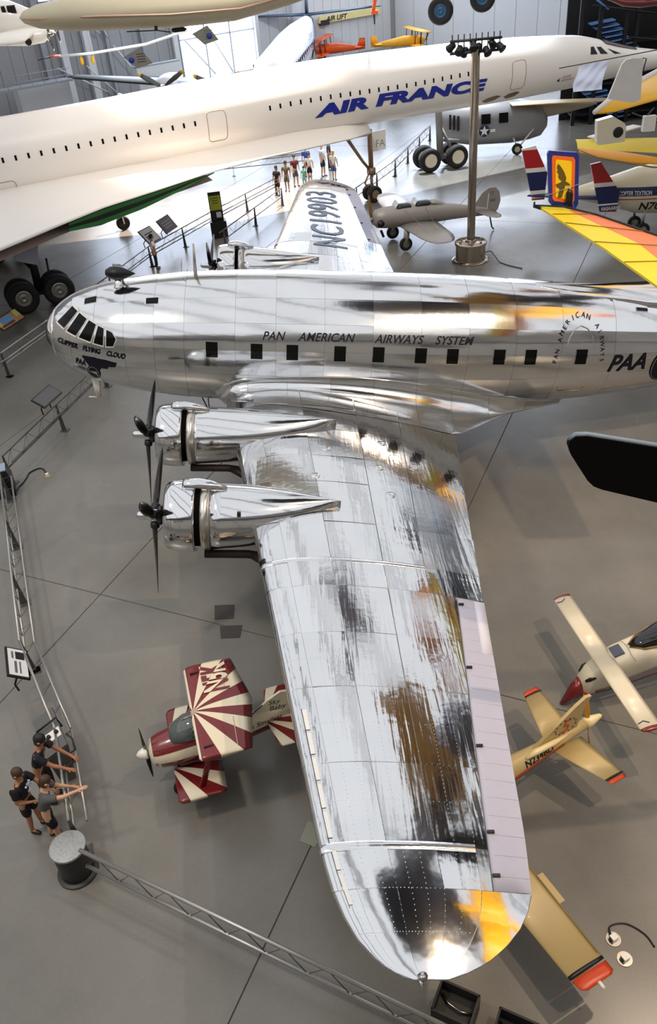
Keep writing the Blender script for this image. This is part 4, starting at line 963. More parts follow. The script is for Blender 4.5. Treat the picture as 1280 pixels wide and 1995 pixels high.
biplane_far('yellow_biplane', 'golden yellow biplane parked far back beside the orange one', (20.6, 79.4, 0), R_(12), mat('golden_yellow', (236, 168, 36), .35), mat('golden_yellow', (236, 168, 36), .35), 6)
t = thing('maroon_aircraft_wing', 'low maroon wing with a yellow round tip behind the transport', 'airplane', (10.15, 49.0, 1.5), R_(10))
g = MB(); g.foil([((-2.3, .3, 1.55), (0, -.9, 0), (0, 0, .14)), ((2.6, .4, 2.5), (0, -1.1, 0), (0, 0, .18))]); g.build('wing', mat('maroon_paint', (110, 24, 40), .35), t)
g = MB(); g.foil([((-2.9, .1, 1.5), (0, -.4, 0), (0, 0, .08)), ((-2.3, .3, 1.56), (0, -.92, 0), (0, 0, .15))]); g.build('wing_tip', M_YELLOW, t)
g = MB(); g.sell([(3.6, 1.6, .3, .35), (2.6, 1.7, .6, .65), (0, 1.6, .55, .6), (-2.5, 1.6, .15, .2)], 14); o = g.build('fuselage', mat('maroon_paint', (110, 24, 40), .35), t); o.location = (2.4, 1.6, 0); o.rotation_euler = (0, 0, R_(-90))
for y in (-.5, .5):
    t1, t2 = MB(), MB(); wheel(t1, t2, (2.4 + y, 0.2, -1.15), .35, .2); t1.build('tyre', M_BLACK, t); t2.build('wheel_hub', M_STEEL, t); g = MB(); g.tube([(2.4 + y, .2, -1.15), (2.4 + y, .2, 1.9)], .06, 6); g.build('gear_leg', M_DKSTEEL, t)

# ---- beige cigar hull hanging close to the top edge
t = thing('beige_flying_boat', 'long beige wing hanging across the top left, tapering to a point', 'airplane', (3.6, 7.9, 10.95), R_(2))
M_BEI = mat('beige_fabric', (204, 192, 162), .55, 0, .05, 2)
g = MB(); g.sell([(-4.45, -.12, .03, .02), (-4.3, -.12, .4, .16), (-3.9, -.13, .75, .30), (-3.0, -.15, .95, .42), (0, -.25, 1.05, .48), (1.8, -.26, 1.0, .44), (3.4, -.12, .8, .32), (4.8, .08, .5, .2), (6.5, .25, .2, .06)], 24); g.build('wing', M_BEI, t)
g = MB(); g.tube([(-4.2, -.72, -.12), (-2, -1.0, -.2), (0, -1.03, -.32), (2, -.98, -.34), (4.6, -.55, .0)], .035, 6); g.build('leading_edge', mat('pinkish_metal', (214, 178, 156), .35, .6), t)
g = MB(); g.tube([(-.5, -.62, -.46), (-.5, -.66, -.70)], .045, 8); g.tube([(-1.35, -.7, -.66), (-.5, -.66, -.70), (-.1, -.62, -.78)], .016, 6); g.sell([(-.12, -.79, .05, .05), (0, -.79, .07, .07), (.25, -.79, .06, .06), (.32, -.79, .02, .02)], 10); g.build('pitot_boom', M_DKSTEEL, t)
hung(t, [(-3, 0, .2), (2, 0, .2)])
# ---- white twin turboprop at the top left corner
t = thing('twin_turboprop', 'white twin-engined plane with dark propellers hanging in the top left corner', 'airplane', (-4.2, 20.3, 9.6), R_(8))
g = MB(); g.sell([(-4, .55, .75, .8), (-1.5, .55, .72, .78), (-.5, .50, .66, .66), (.2, .40, .5, .42), (.8, .28, .3, .24), (1.4, .2, .06, .06)], 20); g.build('fuselage', M_WHITE, t)
for x, w in ((-1.15, .30), (-.70, .16), (-.38, .34)):
    g = MB(); g.box((x, -.62, .86), (w, .08, .28), (R_(28), 0, 0)); g.build('cockpit_pane', M_GLASS, t, smooth=False)
g = MB(); g.foil([((.2, -3.4, -.1), (-1.3, 0, 0), (0, 0, .16)), ((.5, -.4, .05), (-1.9, 0, 0), (0, 0, .24)), ((.5, .4, .05), (-1.9, 0, 0), (0, 0, .24)), ((.2, 3.4, -.1), (-1.3, 0, 0), (0, 0, .16))]); g.build('wing', M_WHITE, t)
for y in (-1.35, 1.9):
    g = MB(); g.sell([(.9, -.1, .16, .16, y), (.7, -.12, .24, .26, y), (0, -.14, .27, .30, y), (-1.5, -.1, .2, .2, y), (-2.4, -.05, .05, .05, y)], 16); g.build('engine_nacelle', M_WHITE, t)
    prop(t, (.95, y, -.1), .85, 3, M_DKSTEEL, M_WHITE, a0=R_(-20), ch=.15)
    g = MB(); g.lathe([(0, .13), (.05, .13)], (.1, y - .25, -.28), (0, -1, 0), 12); g.build('exhaust_port', M_BLK, t)
hung(t, [(-1, 0, 1.2)])
# ---- wheels of an aircraft hanging above the frame
t = thing('hanging_undercarriage', 'hanging black wheel pair with blue hubs on legs from an aircraft above', 'landing gear', (14.22, 26.0, 8.45))
for dx, dz in ((0, 0), (2.1, .35)):
    t1, t2, g = MB(), MB(), MB(); wheel(t1, t2, (dx, dz, dz), .62, .42, (.25, 1, .0), .48); t1.build('tyre', M_BLACK, t); t2.build('wheel_hub', mat('hub_blue', (44, 84, 120), .4, .2), t)
    g.tube([(dx, dz + .35, dz), (dx + .1, dz + .4, 3.2)], .09, 8); g.build('gear_leg', M_STEEL, t)
g = MB(); g.sell([(-4, 3.6, .3, .3), (-2, 3.7, 1.0, .7), (1, 3.8, 1.2, .8), (4, 3.8, .9, .7), (6, 3.8, .2, .2)], 16); g.build('hull', M_WHITE, t)
hung(t, [(1, 0, 4.4)])
g = MB(); g.box((11.12, 26.3, 9.3), (.16, .14, 1.5), (0, R_(14), 0)); g.box((11.02, 26.3, 8.62), (.34, .2, .14)); tag(g.build('float_strut', M_ORANGE, smooth=False), 'short orange strut hanging down before the white wall', 'strut')
# ---- dark red wing at the top right
t = thing('red_wing_plane', 'dark red rounded wing with yellow edge at the top right corner', 'airplane', (23.6, 23.9, 8.42), R_(0))
g = MB(); g.sell([(-2.1, .12, .1, .02), (-1.7, .05, .35, .10), (-1.2, -.1, .45, .18), (-.4, -.18, .5, .22), (2.5, -.1, .6, .22)], 20); g.build('wing', M_RED, t)
g = MB(); g.tube([(-2.1, -.05, .18), (-1.6, -.2, .2), (2.4, -.2, .25)], .07, 6); g.build('yellow_edge', M_YELLOW, t)
hung(t, [(0, 0, .1)])
# ---- crumpled white sheet slung from a thin rod beside the needle nose
t = thing('draped_sheet', 'crumpled bluish white sheet hanging from a thin rod by the needle nose', 'sheet', (19.8, 19.6, 6.0))
g = MB()
def sh(u, v):
    x = -.72 + 1.28 * u + .30 * v - .06 * math.sin(5 * v); z = -.50 + .95 * v + .10 * u * v
    y = -.35 + .6 * v + .05 * math.sin(9 * v + 2 * u) + .04 * math.sin(7 * u + 3 * v) + .02 * math.sin(17 * u - 11 * v)
    return Vector((x, y, z))
g.grid(sh, frange(0, 1, 24), frange(0, 1, 24)); g.build('cloth', mat('bluish_sheet', (206, 214, 236), .6, 0, .04, 3), t)
g = MB(); g.tube([(-1.3, .15, .42), (3.2, .45, .76)], .022, 6); g.build('rod', mat('rod_brown', (64, 52, 44), .5), t)
# ---- silver hydrofoil-bellied helicopter-like hull with star
t = thing('grey_amphibian', 'grey hull with dark square windows and a star roundel behind the needle-nosed airliner', 'airplane', (18.35, 33.7, -.7), R_(-2))
t.scale = (1.08, 1.08, 1.08)
M_GRH = mat('hull_grey', (150, 150, 152), .42, .3, .06, 1.5)
g = MB(); g.sell([(-2.9, 2.4, .3, .6), (-2.5, 2.4, .85, 1.0), (-1, 2.3, 1.1, 1.15), (1.2, 2.25, 1.15, 1.15), (2.2, 2.2, 1.05, 1.0), (2.9, 2.1, .75, .75), (3.25, 2.05, .3, .3)], 26, 2.6); g.build('hull', M_GRH, t)
g = MB(); g.sell([(2.2, 2.7, .5, .55), (3.6, 2.72, .4, .42), (5.4, 2.75, .15, .18), (6.0, 2.75, .03, .03)], 16); g.build('tail_cone', mat('tan_grey', (176, 164, 144), .45), t)
g = MB(); g.foil([((1.0, -.2, 3.25), (0, -1.4, 0), (0, 0, .1)), ((6.6, -.4, 3.05), (0, -.9, 0), (0, 0, .06))]); g.build('tan_wing', mat('tan_paint', (214, 192, 148), .45), t)
for x in (-.35, .62):
    g = MB(); g.box((x, -1.12, 2.62), (.5, .1, .5), (R_(-12), 0, 0)); g.build('cabin_window', M_GLASS, t, smooth=False)
star(t, (-.42, -1.17, 2.02), .30, (0, -1, 0), (0, 0, 1), M_WHITE, M_STARB, t, True, M_WHITE)
g = MB(); g.tube([(1.5, -1.15, .98), (2.35, -.95, 1.9)], .045, 8); g.tube([(1.5, -1.15, .98), (1.2, -.9, 1.6)], .04, 8); g.build('gear_strut', M_WHITE, t)
t1, t2 = MB(), MB(); wheel(t1, t2, (1.45, -1.2, .95), .30, .2); t1.build('tyre', M_BLACK, t); t2.build('wheel_hub', mat('hub_cream', (200, 190, 150), .5), t)
for x in (-2.0,):
    g = MB(); g.tube([(x, 0, .65), (x, 0, 1.6)], .12, 8); g.build('prop_stand', M_DKSTEEL, t)
for k in range(3):
    g = MB(); g.box((-2.3 + k * .22, -1.02, 2.6 - .05 * k), (.12, .06, .75), (0, 0, R_(-8))); g.build('vent_slot', M_BLK, t, smooth=False)
# ---- four wheel bogie with white hubs under the jet behind
t = thing('jet_landing_gear', 'four-wheel black bogie with white hubs on a thick strut', 'landing gear', (14.95, 30.75, 0), R_(14))
for bx in (-.85, .85):
    for y in (-.52, .52):
        t1, t2 = MB(), MB(); wheel(t1, t2, (bx, y, .66), .66, .46, (0, 1, 0), .56); t1.build('tyre', M_BLACK, t); t2.build('wheel_hub', mat('hub_white', (238, 226, 200), .45), t)
g = MB(); g.tube([(-.85, 0, .66), (.85, 0, .66)], .16, 10); g.tube([(0, 0, .66), (-.1, .2, 4.6)], .2, 12); g.tube([(.8, 0, .8), (.1, .1, 2.2)], .09, 8); g.tube([(1.3, .3, 1.3), (-.1, .1, 1.6)], .1, 8)
for bx in (-.85, .85): g.tube([(bx, -.5, .66), (bx, .5, .66)], .1, 8)
g.build('gear_leg', mat('gear_grey', (150, 146, 142), .4, .5), t)

# ------------------------------------------------------------------ roof trusses and unseen aircraft added above for reflections in the polished metal
M_TRUSS = mat('truss_steel', (96, 98, 104), .6, .2)
g = MB(); g.tube([hall(0, -40, 29.5), hall(0, 75, 29.5)], .2, 6); CEIL = struct(g.build('ceiling', M_TRUSS, smooth=False))
for k in range(9):
    s0 = -28 + k * 11.5; g = MB(); P = []
    for q in range(25):
        a = PI * q / 24; P.append((18 - 58 * math.cos(a), 9 + 20 * math.sin(a)))
    for (d0, z0), (d1, z1) in zip(P, P[1:]):
        g.tube([hall(s0, d0, z0), hall(s0, d1, z1)], .16, 5); g.tube([hall(s0, d0, z0 - 1.7), hall(s0, d1, z1 - 1.7)], .13, 5)
        g.tube([hall(s0, d0, z0), hall(s0, d1, z1 - 1.7)], .06, 4); g.tube([hall(s0, d0, z0), hall(s0, d0, z0 - 1.7)], .06, 4)
    g.build('roof_truss', M_TRUSS, CEIL, smooth=False, kind='stuff')
# unseen roof panels added over the south aisle to dim the floor there
P = [(18 - 58 * math.cos(PI * q / 24), 9 + 20 * math.sin(PI * q / 24)) for q in range(25)]
M_SHADE_ROOF = mat('shading_roof', (214, 208, 198), .7, 0, .04, .5)
for k in range(8):
    s0 = -28 + k * 11.5
    for q in range(4):
        (d0, z0), (d1, z1) = P[q], P[q + 1]
        g = MB(); g.loft([[hall(s0 + .1, d0, z0 + .2), hall(s0 + 11.4, d0, z0 + .2), hall(s0 + 11.4, d0, z0 + .3), hall(s0 + .1, d0, z0 + .3)], [hall(s0 + .1, d1 - .05, z1 + .2), hall(s0 + 11.4, d1 - .05, z1 + .2), hall(s0 + 11.4, d1 - .05, z1 + .3), hall(s0 + .1, d1 - .05, z1 + .3)]]); g.build('shading_roof_panel', M_SHADE_ROOF, CEIL, smooth=False)
t = thing('visitor_gangway', 'raised visitor gangway from which the hall is overlooked, behind the picture', 'gangway', (7.2, -22.4, 10.8))
g = MB(); g.box((0, 0, -.15), (60, 3.6, .3)); g.build('deck', M_TRIM, t, smooth=False)
for k in range(11):
    g = MB(); g.box((-30 + 6 * k, -1.4, -5.5), (.3, .3, 10.6)); g.build('column', M_TRIM, t, smooth=False)
g = MB(); g.tube([(-30, -1.7, 1.1), (30, -1.7, 1.1)], .04, 6); g.build('handrail', M_STEEL, t)
def overhead(name, lab, loc, rz, L, span, chord, m, m2, fus_r, tipm=None, tailm=None):  # unseen planes of invented types, placed and shaped for their reflections
    t = thing(name, lab, 'airplane', loc, rz)
    g = MB(); g.sell([(L * .42, 0, .1, .1), (L * .36, 0, fus_r * .7, fus_r * .7), (L * .15, 0, fus_r, fus_r), (-L * .2, .05, fus_r * .8, fus_r * .8), (-L * .55, .2, fus_r * .15, fus_r * .2)], 18); g.build('fuselage', m, t)
    for sd in (-1, 1):
        g = MB(); g.foil([((chord * .5, 0, -.1), (-chord, 0, 0), (0, 0, chord * .14)), ((chord * .35, sd * span * .46, .15), (-chord * .75, 0, 0), (0, 0, chord * .09))]); w_ = g.build('wing', m2, t)
        g = MB(); g.foil([((chord * .36, sd * span * .40, .13), (-chord * .79, 0, 0), (0, 0, chord * .11)), ((chord * .2, sd * span * .5, .18), (-chord * .5, 0, 0), (0, 0, chord * .05))]); g.build('wing_tip', tipm or m2, w_)
        g = MB(); g.foil([((-L * .42, 0, .25), (-chord * .5, 0, 0), (0, 0, .08)), ((-L * .46, sd * span * .15, .25), (-chord * .32, 0, 0), (0, 0, .05))]); g.build('tailplane', tailm or m2, t)
    g = MB(); g.foil([((-L * .40, 0, .2), (-chord * .6, 0, 0), (0, .08, 0)), ((-L * .50, 0, 1.5), (-chord * .35, 0, 0), (0, .05, 0))]); g.build('tail_fin', m2, t)
M_NV = mat('dark_navy_paint', (26, 28, 44), .5); M_YB = mat('bright_yellow_paint', (250, 184, 10), .5)
M_PG = mat('purple_grey_paint', (92, 84, 98), .5); M_DP = mat('dark_plum_paint', (48, 38, 46), .5)
overhead('added_yellow_plane', 'yellow plane with orange tail, added overhead unseen for its reflection in the near wing tip', (23.2, -4.2, 21.6), R_(174), 9.0, 10.0, 3.9, M_YB, M_YB, .6, M_YB, M_ORANGE)
overhead('added_black_plane', 'broad black plane added overhead unseen for its dark reflection in the near wing tip', (16.2, -4.2, 22.6), R_(106), 14, 10.5, 9.0, M_NV, M_NV, 1.1)
overhead('added_ochre_plane', 'ochre yellow plane added overhead unseen for its reflection in the outer half of the near wing', (15.6, 1.0, 14.6), R_(170), 6.5, 6.0, 2.8, mat('ochre_paint', (190, 140, 56), .5), mat('ochre_paint', (190, 140, 56), .5), .5)
overhead('added_plum_plane', 'dark plum plane added overhead unseen for its reflection along the rear of the near wing', (20.6, 4.6, 18.4), R_(53), 19, 8, 3.4, M_DP, M_DP, 1.5)
overhead('added_orange_plane', 'small orange plane added overhead unseen for its reflection in the middle of the near wing', (19.8, 9.4, 15.3), R_(140), 3.6, 3.6, 1.6, M_ORANGE, mat('amber_paint', (236, 150, 40), .5), .4)
overhead('added_navy_plane', 'dark blue plane added overhead unseen for its reflection at the trailing edge by the wing root', (29.0, 27.0, 17.5), R_(80), 19, 12, 4.6, M_NV, M_NV, 1.6)
overhead('added_purple_plane', 'purplish grey plane added overhead unseen for its reflection outboard of the outer engine', (12.1, 10.0, 17.2), R_(84), 9, 5.5, 2.4, M_PG, M_PG, .7)
# ------------------------------------------------------------------ stainless mast with flood lights
t = thing('light_mast', 'tall stainless steel mast with a cluster of flood lights and drum base', 'lamp', (13.86, 14.72, 0))
M_MAST = mat('mast_steel', (176, 164, 150), .2, 1, .05, 2)
g = MB(); g.lathe([(0, .80), (.05, .80), (.09, .74), (.09, .64), (.70, .64), (.72, .69), (.80, .69), (.82, .66)], (0, 0, 0), (0, 0, 1), 40); g.build('drum_base', M_MAST, t, auto=R_(35))
for k in range(6):
    a = 2 * PI * k / 6 + .3; g = MB(); g.lathe([(.80, .055), (.9, .055), (.92, .03)], (.5 * math.cos(a), .5 * math.sin(a), 0), (0, 0, 1), 10); g.build('anchor_bolt', M_MAST, t)
g = MB(); g.lathe([(.82, .24), (.90, .22), (.92, .17), (8.1, .165)], (0, 0, 0), (0, 0, 1), 24); g.build('pole', M_MAST, t, auto=R_(35))
for z in (8.0, 8.4):
    g = MB(); g.tube([(-.98, 0, z), (.98, 0, z)], .05, 8); g.build('cross_bar', M_DKSTEEL, t)
for k in range(9):
    x = -.9 + k * .225; g = MB(); g.tube([(x, 0, 8.0), (x, 0, 8.62)], .025, 6); g.build('upright', M_DKSTEEL, t)
for k in range(8):
    x = -.9 + k * .257; y = -.12 if k % 2 else .14
    g = MB(); g.lathe([(-.16, .08), (-.12, .12), (.1, .14), (.16, .16), (.17, .13)], (x, y, 8.22 - .1 * (k % 3)), (.25 * (k - 3.5), -1 if k % 2 else 1, -.9), 12); f = g.build('flood_light', M_BLK, t)
g = MB(); g.tube(smooth_path([(.64, -.15, .35), (.85, -.15, .36), (1.0, -.25, .2), (1.15, -.6, .03), (1.45, -1.1, .022), (1.9, -1.6, .022)]), .02, 6); g.build('power_cable', M_BLK, t)

# ------------------------------------------------------------------ silver open-cockpit trainer (local x forward)
t = thing('silver_trainer', 'small dull silver open-cockpit low wing trainer beside the steel mast', 'airplane', (9.85, 17.3, -.28), R_(192.4))
M_SILV = mat('dull_silver', (158, 152, 146), .5, .35, .05, 2)
g = MB(); g.sell([(-.02, 1.62, .2, .22), (-.2, 1.62, .38, .40), (-.6, 1.62, .43, .46), (-1.6, 1.60, .46, .50), (-2.6, 1.56, .42, .48), (-4, 1.42, .26, .34), (-5.4, 1.22, .1, .2), (-5.9, 1.15, .02, .08)], 24); fz = g.build('fuselage', M_SILV, t)
for y in (.43, -.43):
    g = MB(); g.lathe([(0, .16), (.02, .17), (.03, .0)], (-.28, y * .88, 1.50), (0, 1 if y > 0 else -1, 0), 16); g.build('exhaust_opening', M_BLK, fz)
g = MB(); g.box((-.35, .3, 1.02), (.1, .12, .32), (0, R_(20), 0)); g.build('exhaust_stub', M_BLK, t, smooth=False)
for x in (-1.45, -2.35):
    g = MB(); g.sell([(x + .36, 2.0, .24, .06), (x + .3, 2.02, .30, .1), (x - .3, 2.02, .30, .1), (x - .36, 2.0, .24, .06)], 14); g.build('cockpit_opening', M_BLK, t)
    g = MB(); g.grid(lambda u, v: Vector((x + .42 - .12 * v, .3 * u, 2.05 + .26 * v * (1 - .3 * u * u))), frange(-1, 1, 6), [0, .5, 1]); g.build('windscreen', mat('pale_windscreen', (220, 228, 236), .05, 0, .02, coat=.5), t)
g = MB(); g.sell([(-2.75, 2.02, .26, .06), (-3.0, 1.95, .22, .16), (-3.6, 1.75, .1, .05)], 12); g.build('headrest', M_SILV, t)
for sd in (-1, 1):
    g = MB(); g.foil([((-1.2, sd * .3, 1.22), (-1.75, 0, 0), (0, 0, .24)), ((-1.25, sd * 3.0, 1.42), (-1.45, 0, 0), (0, 0, .17)), ((-1.36, sd * 3.7, 1.47), (-1.15, 0, 0), (0, 0, .12)), ((-1.55, sd * 4.1, 1.50), (-.75, 0, 0), (0, 0, .07)), ((-1.8, sd * 4.25, 1.51), (-.25, 0, 0), (0, 0, .02))]); g.build('wing', M_SILV, t)
    g = MB(); g.tube([(-1.35, sd * .88, 1.3), (-1.25, sd * .95, .62)], .13, 10); g.build('gear_leg', M_SILV, t)
    t1, t2 = MB(), MB(); wheel(t1, t2, (-1.25, sd * .95, .60), .30, .18); t1.build('tyre', M_BLACK, t); t2.build('wheel_hub', M_STEEL, t)
    g = MB(); g.foil([((-5.0, sd * .1, 1.25), (-.85, 0, 0), (0, 0, .08)), ((-5.15, sd * 1.1, 1.28), (-.65, 0, 0), (0, 0, .05)), ((-5.4, sd * 1.4, 1.28), (-.25, 0, 0), (0, 0, .02))]); g.build('tailplane', M_SILV, t)
    g = MB(); g.tube([(-1.4, sd * .42, 1.95), (-1.8, sd * 2.3, 1.48)], .008, 4); g.tube([(-2.4, sd * .4, 1.9), (-2.3, sd * 2.3, 1.45)], .008, 4); g.build('brace_wire', M_STEEL, t)
def fin_poly(pts, th):
    g = MB(); n = len(pts); g.loft([[(x, -th, z) for x, z in pts], [(x, th, z) for x, z in pts]]); return g
f_ = fin_poly([(-4.75, 1.35), (-5.0, 1.65), (-5.3, 2.05), (-5.62, 2.24), (-5.95, 2.22), (-6.15, 2.0), (-6.22, 1.6), (-6.12, 1.25), (-5.95, 1.05), (-5.5, 1.15)], .035).build('tail_fin', M_SILV, t, smooth=False)
g = MB(); g.box((-5.58, .04, 1.6), (.025, .02, .8), (0, R_(-6), 0)); g.build('rudder_gap', M_WHITE, f_, smooth=False)
for tx, z, sz in (('17', 1.92, .2), ('5602', 1.62, .16)):
    lettering(tx, lambda u, v: Vector((-5.68 - u * .9, .042, z + v)), M_DKSTEEL, f_, size=sz)
prop(t, (.05, 0, 1.62), 1.05, 2, mat('wood_propeller', (120, 92, 48), .35), None, a0=R_(12), ch=.18)
g = MB(); g.tube([(-5.7, 0, 1.05), (-5.85, 0, .42), (-5.95, 0, .32)], .035, 6); g.build('tail_skid', M_DKSTEEL, t)

# ------------------------------------------------------------------ red and cream midget biplane (local x forward)
def ray_paint(name, cx, cy, n, half=False, swap=False, axis=1):
    """cream and dark red sunburst printed on the covering: alternating wedges about (cx, cy)"""
    if name in MATS: return MATS[name]
    m = bpy.data.materials.new(name); MATS[name] = m; m.use_nodes = True
    nt = m.node_tree; b = nt.nodes['Principled BSDF']; L = nt.links.new
    b.inputs['Roughness'].default_value = .3; b.inputs['Coat Weight'].default_value = .3
    tc = nt.nodes.new('ShaderNodeTexCoord'); sx = nt.nodes.new('ShaderNodeSeparateXYZ'); L(tc.outputs['Object'], sx.inputs[0])
    def mth(op, a, b_=None):
        k = nt.nodes.new('ShaderNodeMath'); k.operation = op
        for i, v in enumerate((a, b_)):
            if v is None: continue
            if isinstance(v, (int, float)): k.inputs[i].default_value = v
            else: L(v, k.inputs[i])
        return k.outputs[0]
    dx = mth('SUBTRACT', cx, sx.outputs[0]); dy = mth('SUBTRACT', sx.outputs[1], cy)
    if half: dy = mth('ABSOLUTE', dy)
    ang = mth('ARCTAN2', dy, dx)                       # -pi/2 .. pi/2 aft of the apex
    k = mth('MULTIPLY', mth('ADD', ang, 0 if half else PI / 2), n / (PI / 2 if half else PI))
    par = mth('MODULO', mth('FLOOR', mth('ADD', k, 20)), 2)
    if swap: par = mth('SUBTRACT', 1.0, par)
    mx = nt.nodes.new('ShaderNodeMix'); mx.data_type = 'RGBA'; mx.inputs[6].default_value = lin(112, 24, 26); mx.inputs[7].default_value = lin(226, 216, 190)
    L(par, mx.inputs[0]); L(mx.outputs[2], b.inputs['Base Color'])
    return m
BIP = thing('midget_biplane', 'tiny dark red and cream sunburst biplane beside the silver wing', 'airplane', (3.62, -10.98, 0), R_(193.5))
MU = ray_paint('sunburst_top', -.80, 0, 11)
UW = MB(); UW.foil([((-.80, -1.08, 1.50), (-.84, 0, 0), (0, 0, .09)), ((-.76, -1.02, 1.50), (-.90, 0, 0), (0, 0, .12)), ((-.75, 0, 1.48), (-1.10, 0, 0), (0, 0, .14)), ((-.76, 1.02, 1.50), (-.90, 0, 0), (0, 0, .12)), ((-.80, 1.08, 1.50), (-.84, 0, 0), (0, 0, .09))], 12); uw = UW.build('upper_wing', MU, BIP)
def uws(x, y, off=.012):
    c = lerp([(0, 1.10), (1.02, .9), (1.1, .84)], abs(y)); le = -.755; k = max(0.001, min(1, (le - x) / c))
    yt = 5 * (.2969 * math.sqrt(k) - .126 * k - .3516 * k * k + .2843 * k ** 3 - .1036 * k ** 4)
    return Vector((x, y, 1.485 + .02 * abs(y) + yt * .13 + off))
vs, fs = text_faces('N5K', size=.46, bold=.016, slices=3, wide=1.1)
wd = max(v[0] for v in vs)
g = MB(); g.add([uws(-1.50 + v * 1.35, -.30 - .70 * u / wd) for u, v in vs], fs); g.build('registration_lettering', ray_paint('sunburst_top_swapped', -.80, 0, 11, swap=True), uw, smooth=False)
for y in (.86, -.86):
    g = MB(); g.box(uws(-.95, y, .0), (.03, .16, .02), (0, 0, R_(90))); g.build('strut_fitting', M_BLK, uw, smooth=False)
for y0, y1 in ((.34, .98), (-.98, -.34)):
    g = MB(); g.tube([uws(-1.45, y0, .002), uws(-1.42, y1, .002)], .006, 4); g.build('aileron_gap', M_CREAM, uw)
ML = ray_paint('sunburst_lower', -.26, 0, 6, half=True)
for sd in (1, -1):
    g = MB(); g.foil([((-.24, sd * .28, .50), (-.86, 0, 0), (0, 0, .11)), ((-.25, sd * 1.0, .55), (-.84, 0, 0), (0, 0, .10)), ((-.29, sd * 1.06, .555), (-.78, 0, 0), (0, 0, .07))], 12); g.build('lower_wing', ray_paint('sunburst_lower_%s' % ('port' if sd > 0 else 'starboard'), -.20, sd * .22, 11), BIP)
    g = MB(); g.foil([((-.62, sd * .86, .56), (-.12, 0, 0), (0, .03, 0)), ((-.92, sd * .86, 1.46), (-.12, 0, 0), (0, .03, 0))]); g.build('interplane_strut', M_RED, BIP)
    t1, t2 = MB(), MB(); wheel(t1, t2, (-.32, sd * .42, .16), .16, .12); t1.build('tyre', M_BLACK, BIP); t2.build('wheel_hub', M_STEEL, BIP)
    g = MB(); g.tube([(-.32, sd * .40, .16), (-.34, sd * .22, .52)], .03, 6); g.build('gear_leg', M_RED, BIP)
    g = MB(); g.foil([((-2.02, sd * .05, .86), (-.62, 0, 0), (0, 0, .05)), ((-2.12, sd * .66, .86), (-.56, 0, 0), (0, 0, .04)), ((-2.18, sd * .70, .86), (-.48, 0, 0), (0, 0, .02))]); g.build('tailplane', ray_paint('sunburst_tail_%d' % sd, -1.98, sd * .04, 11), BIP)
g = MB(); g.sell([(.10, .78, .16, .16), (.06, .78, .24, .24), (-.05, .78, .30, .29), (-.3, .80, .34, .33), (-.7, .82, .35, .36), (-1.2, .82, .30, .34), (-1.8, .82, .16, .26), (-2.5, .84, .04, .18)], 28); fu = g.build('fuselage', M_CREAM, BIP)
def bf(x, a, off=0.0):
    T2 = [(.10, .78, .16, .16), (.06, .78, .24, .24), (-.05, .78, .30, .29), (-.3, .80, .34, .33), (-.7, .82, .35, .36), (-1.2, .82, .30, .34), (-1.8, .82, .16, .26), (-2.5, .84, .04, .18)][::-1]
    w = lerp([(q[0], q[2]) for q in T2], x) + off; h = lerp([(q[0], q[3]) for q in T2], x) + off; z = lerp([(q[0], q[1]) for q in T2], x)
    return Vector((x, w * math.sin(a), z + h * math.cos(a)))
g = MB(); g.grid(lambda x, a: bf(x, a, .006), frange(.03, -1.0, 14), frange(-1.02, 1.02, 14)); g.build('cowl_top', M_RED, fu)
for s_ in (1, -1):
    g = MB(); g.grid(lambda x, a: bf(x, s_ * a, .006), frange(.03, -2.3, 20), frange(1.62, 2.6, 8)); g.build('cowl_side', M_RED, fu)
lettering("World's Smallest", lambda u, v: bf(-1.28 - u, R_(78) - v / .28, .012), M_DKSTEEL, fu, size=.15, shear=.3, slices=2)
g = MB(); g.sell([(-.28, 1.06, .10, .05), (-.36, 1.1, .22, .14), (-.6, 1.16, .27, .24), (-.85, 1.16, .26, .28), (-1.0, 1.14, .2, .26)], 18); g.build('canopy', mat('clear_canopy', (84, 92, 90), .05, 0, .1, 2, coat=.6), BIP)
g = MB(); g.tube([(-.86, y, 1.18 + math.sqrt(max(0, .0676 - y * y)) * .95) for y in frange(-.25, .25, 8)], .014, 6); g.tube([(-.30, 0, 1.12), (-.6, 0, 1.41), (-.9, 0, 1.44)], .012, 6); g.build('canopy_frame', M_STEEL, BIP)
g = MB(); g.sell([(-.62, 1.2, .02, .02), (-.68, 1.2, .1, .12), (-.8, 1.2, .1, .12), (-.86, 1.2, .02, .02)], 10); g.build('headrest', M_BLK, BIP)
for sd in (1, -1):
    g = MB(); g.tube([(-.55, sd * .2, 1.06), (-.82, sd * .25, 1.46)], .016, 6); g.build('cabane_strut', M_STEEL, BIP)
g = fin_poly([(-1.75, 1.02), (-2.1, 1.32), (-2.35, 1.46), (-2.62, 1.42), (-2.66, .74), (-2.4, .72)], .022); fn_ = g.build('tail_fin', M_CREAM, BIP, smooth=False)
lettering('Sky', lambda u, v: Vector((-2.1 - u, .026, 1.20 + v)), M_DKSTEEL, fn_, size=.16, shear=.3); lettering('Baby', lambda u, v: Vector((-2.1 - u, .026, 1.05 + v)), M_DKSTEEL, fn_, size=.16, shear=.3)
g = MB(); g.tube([(-1.3, .28, 1.06), (-1.55, .2, 1.06), (-1.75, .1, 1.14), (-2.0, .05, 1.28)], .012, 5); g.build('pinstripe', M_DKSTEEL, fu)
prop(BIP, (.16, 0, .80), .62, 2, mat('grey_black_blade', (70, 70, 74), .2, .6), None, a0=R_(4), ch=.10)
g = MB(); g.lathe([(.04, .11), (.12, .10), (.2, .06), (.235, .0)], (.10, 0, .80), (1, 0, 0), 14); g.build('spinner', M_WHITE, BIP)

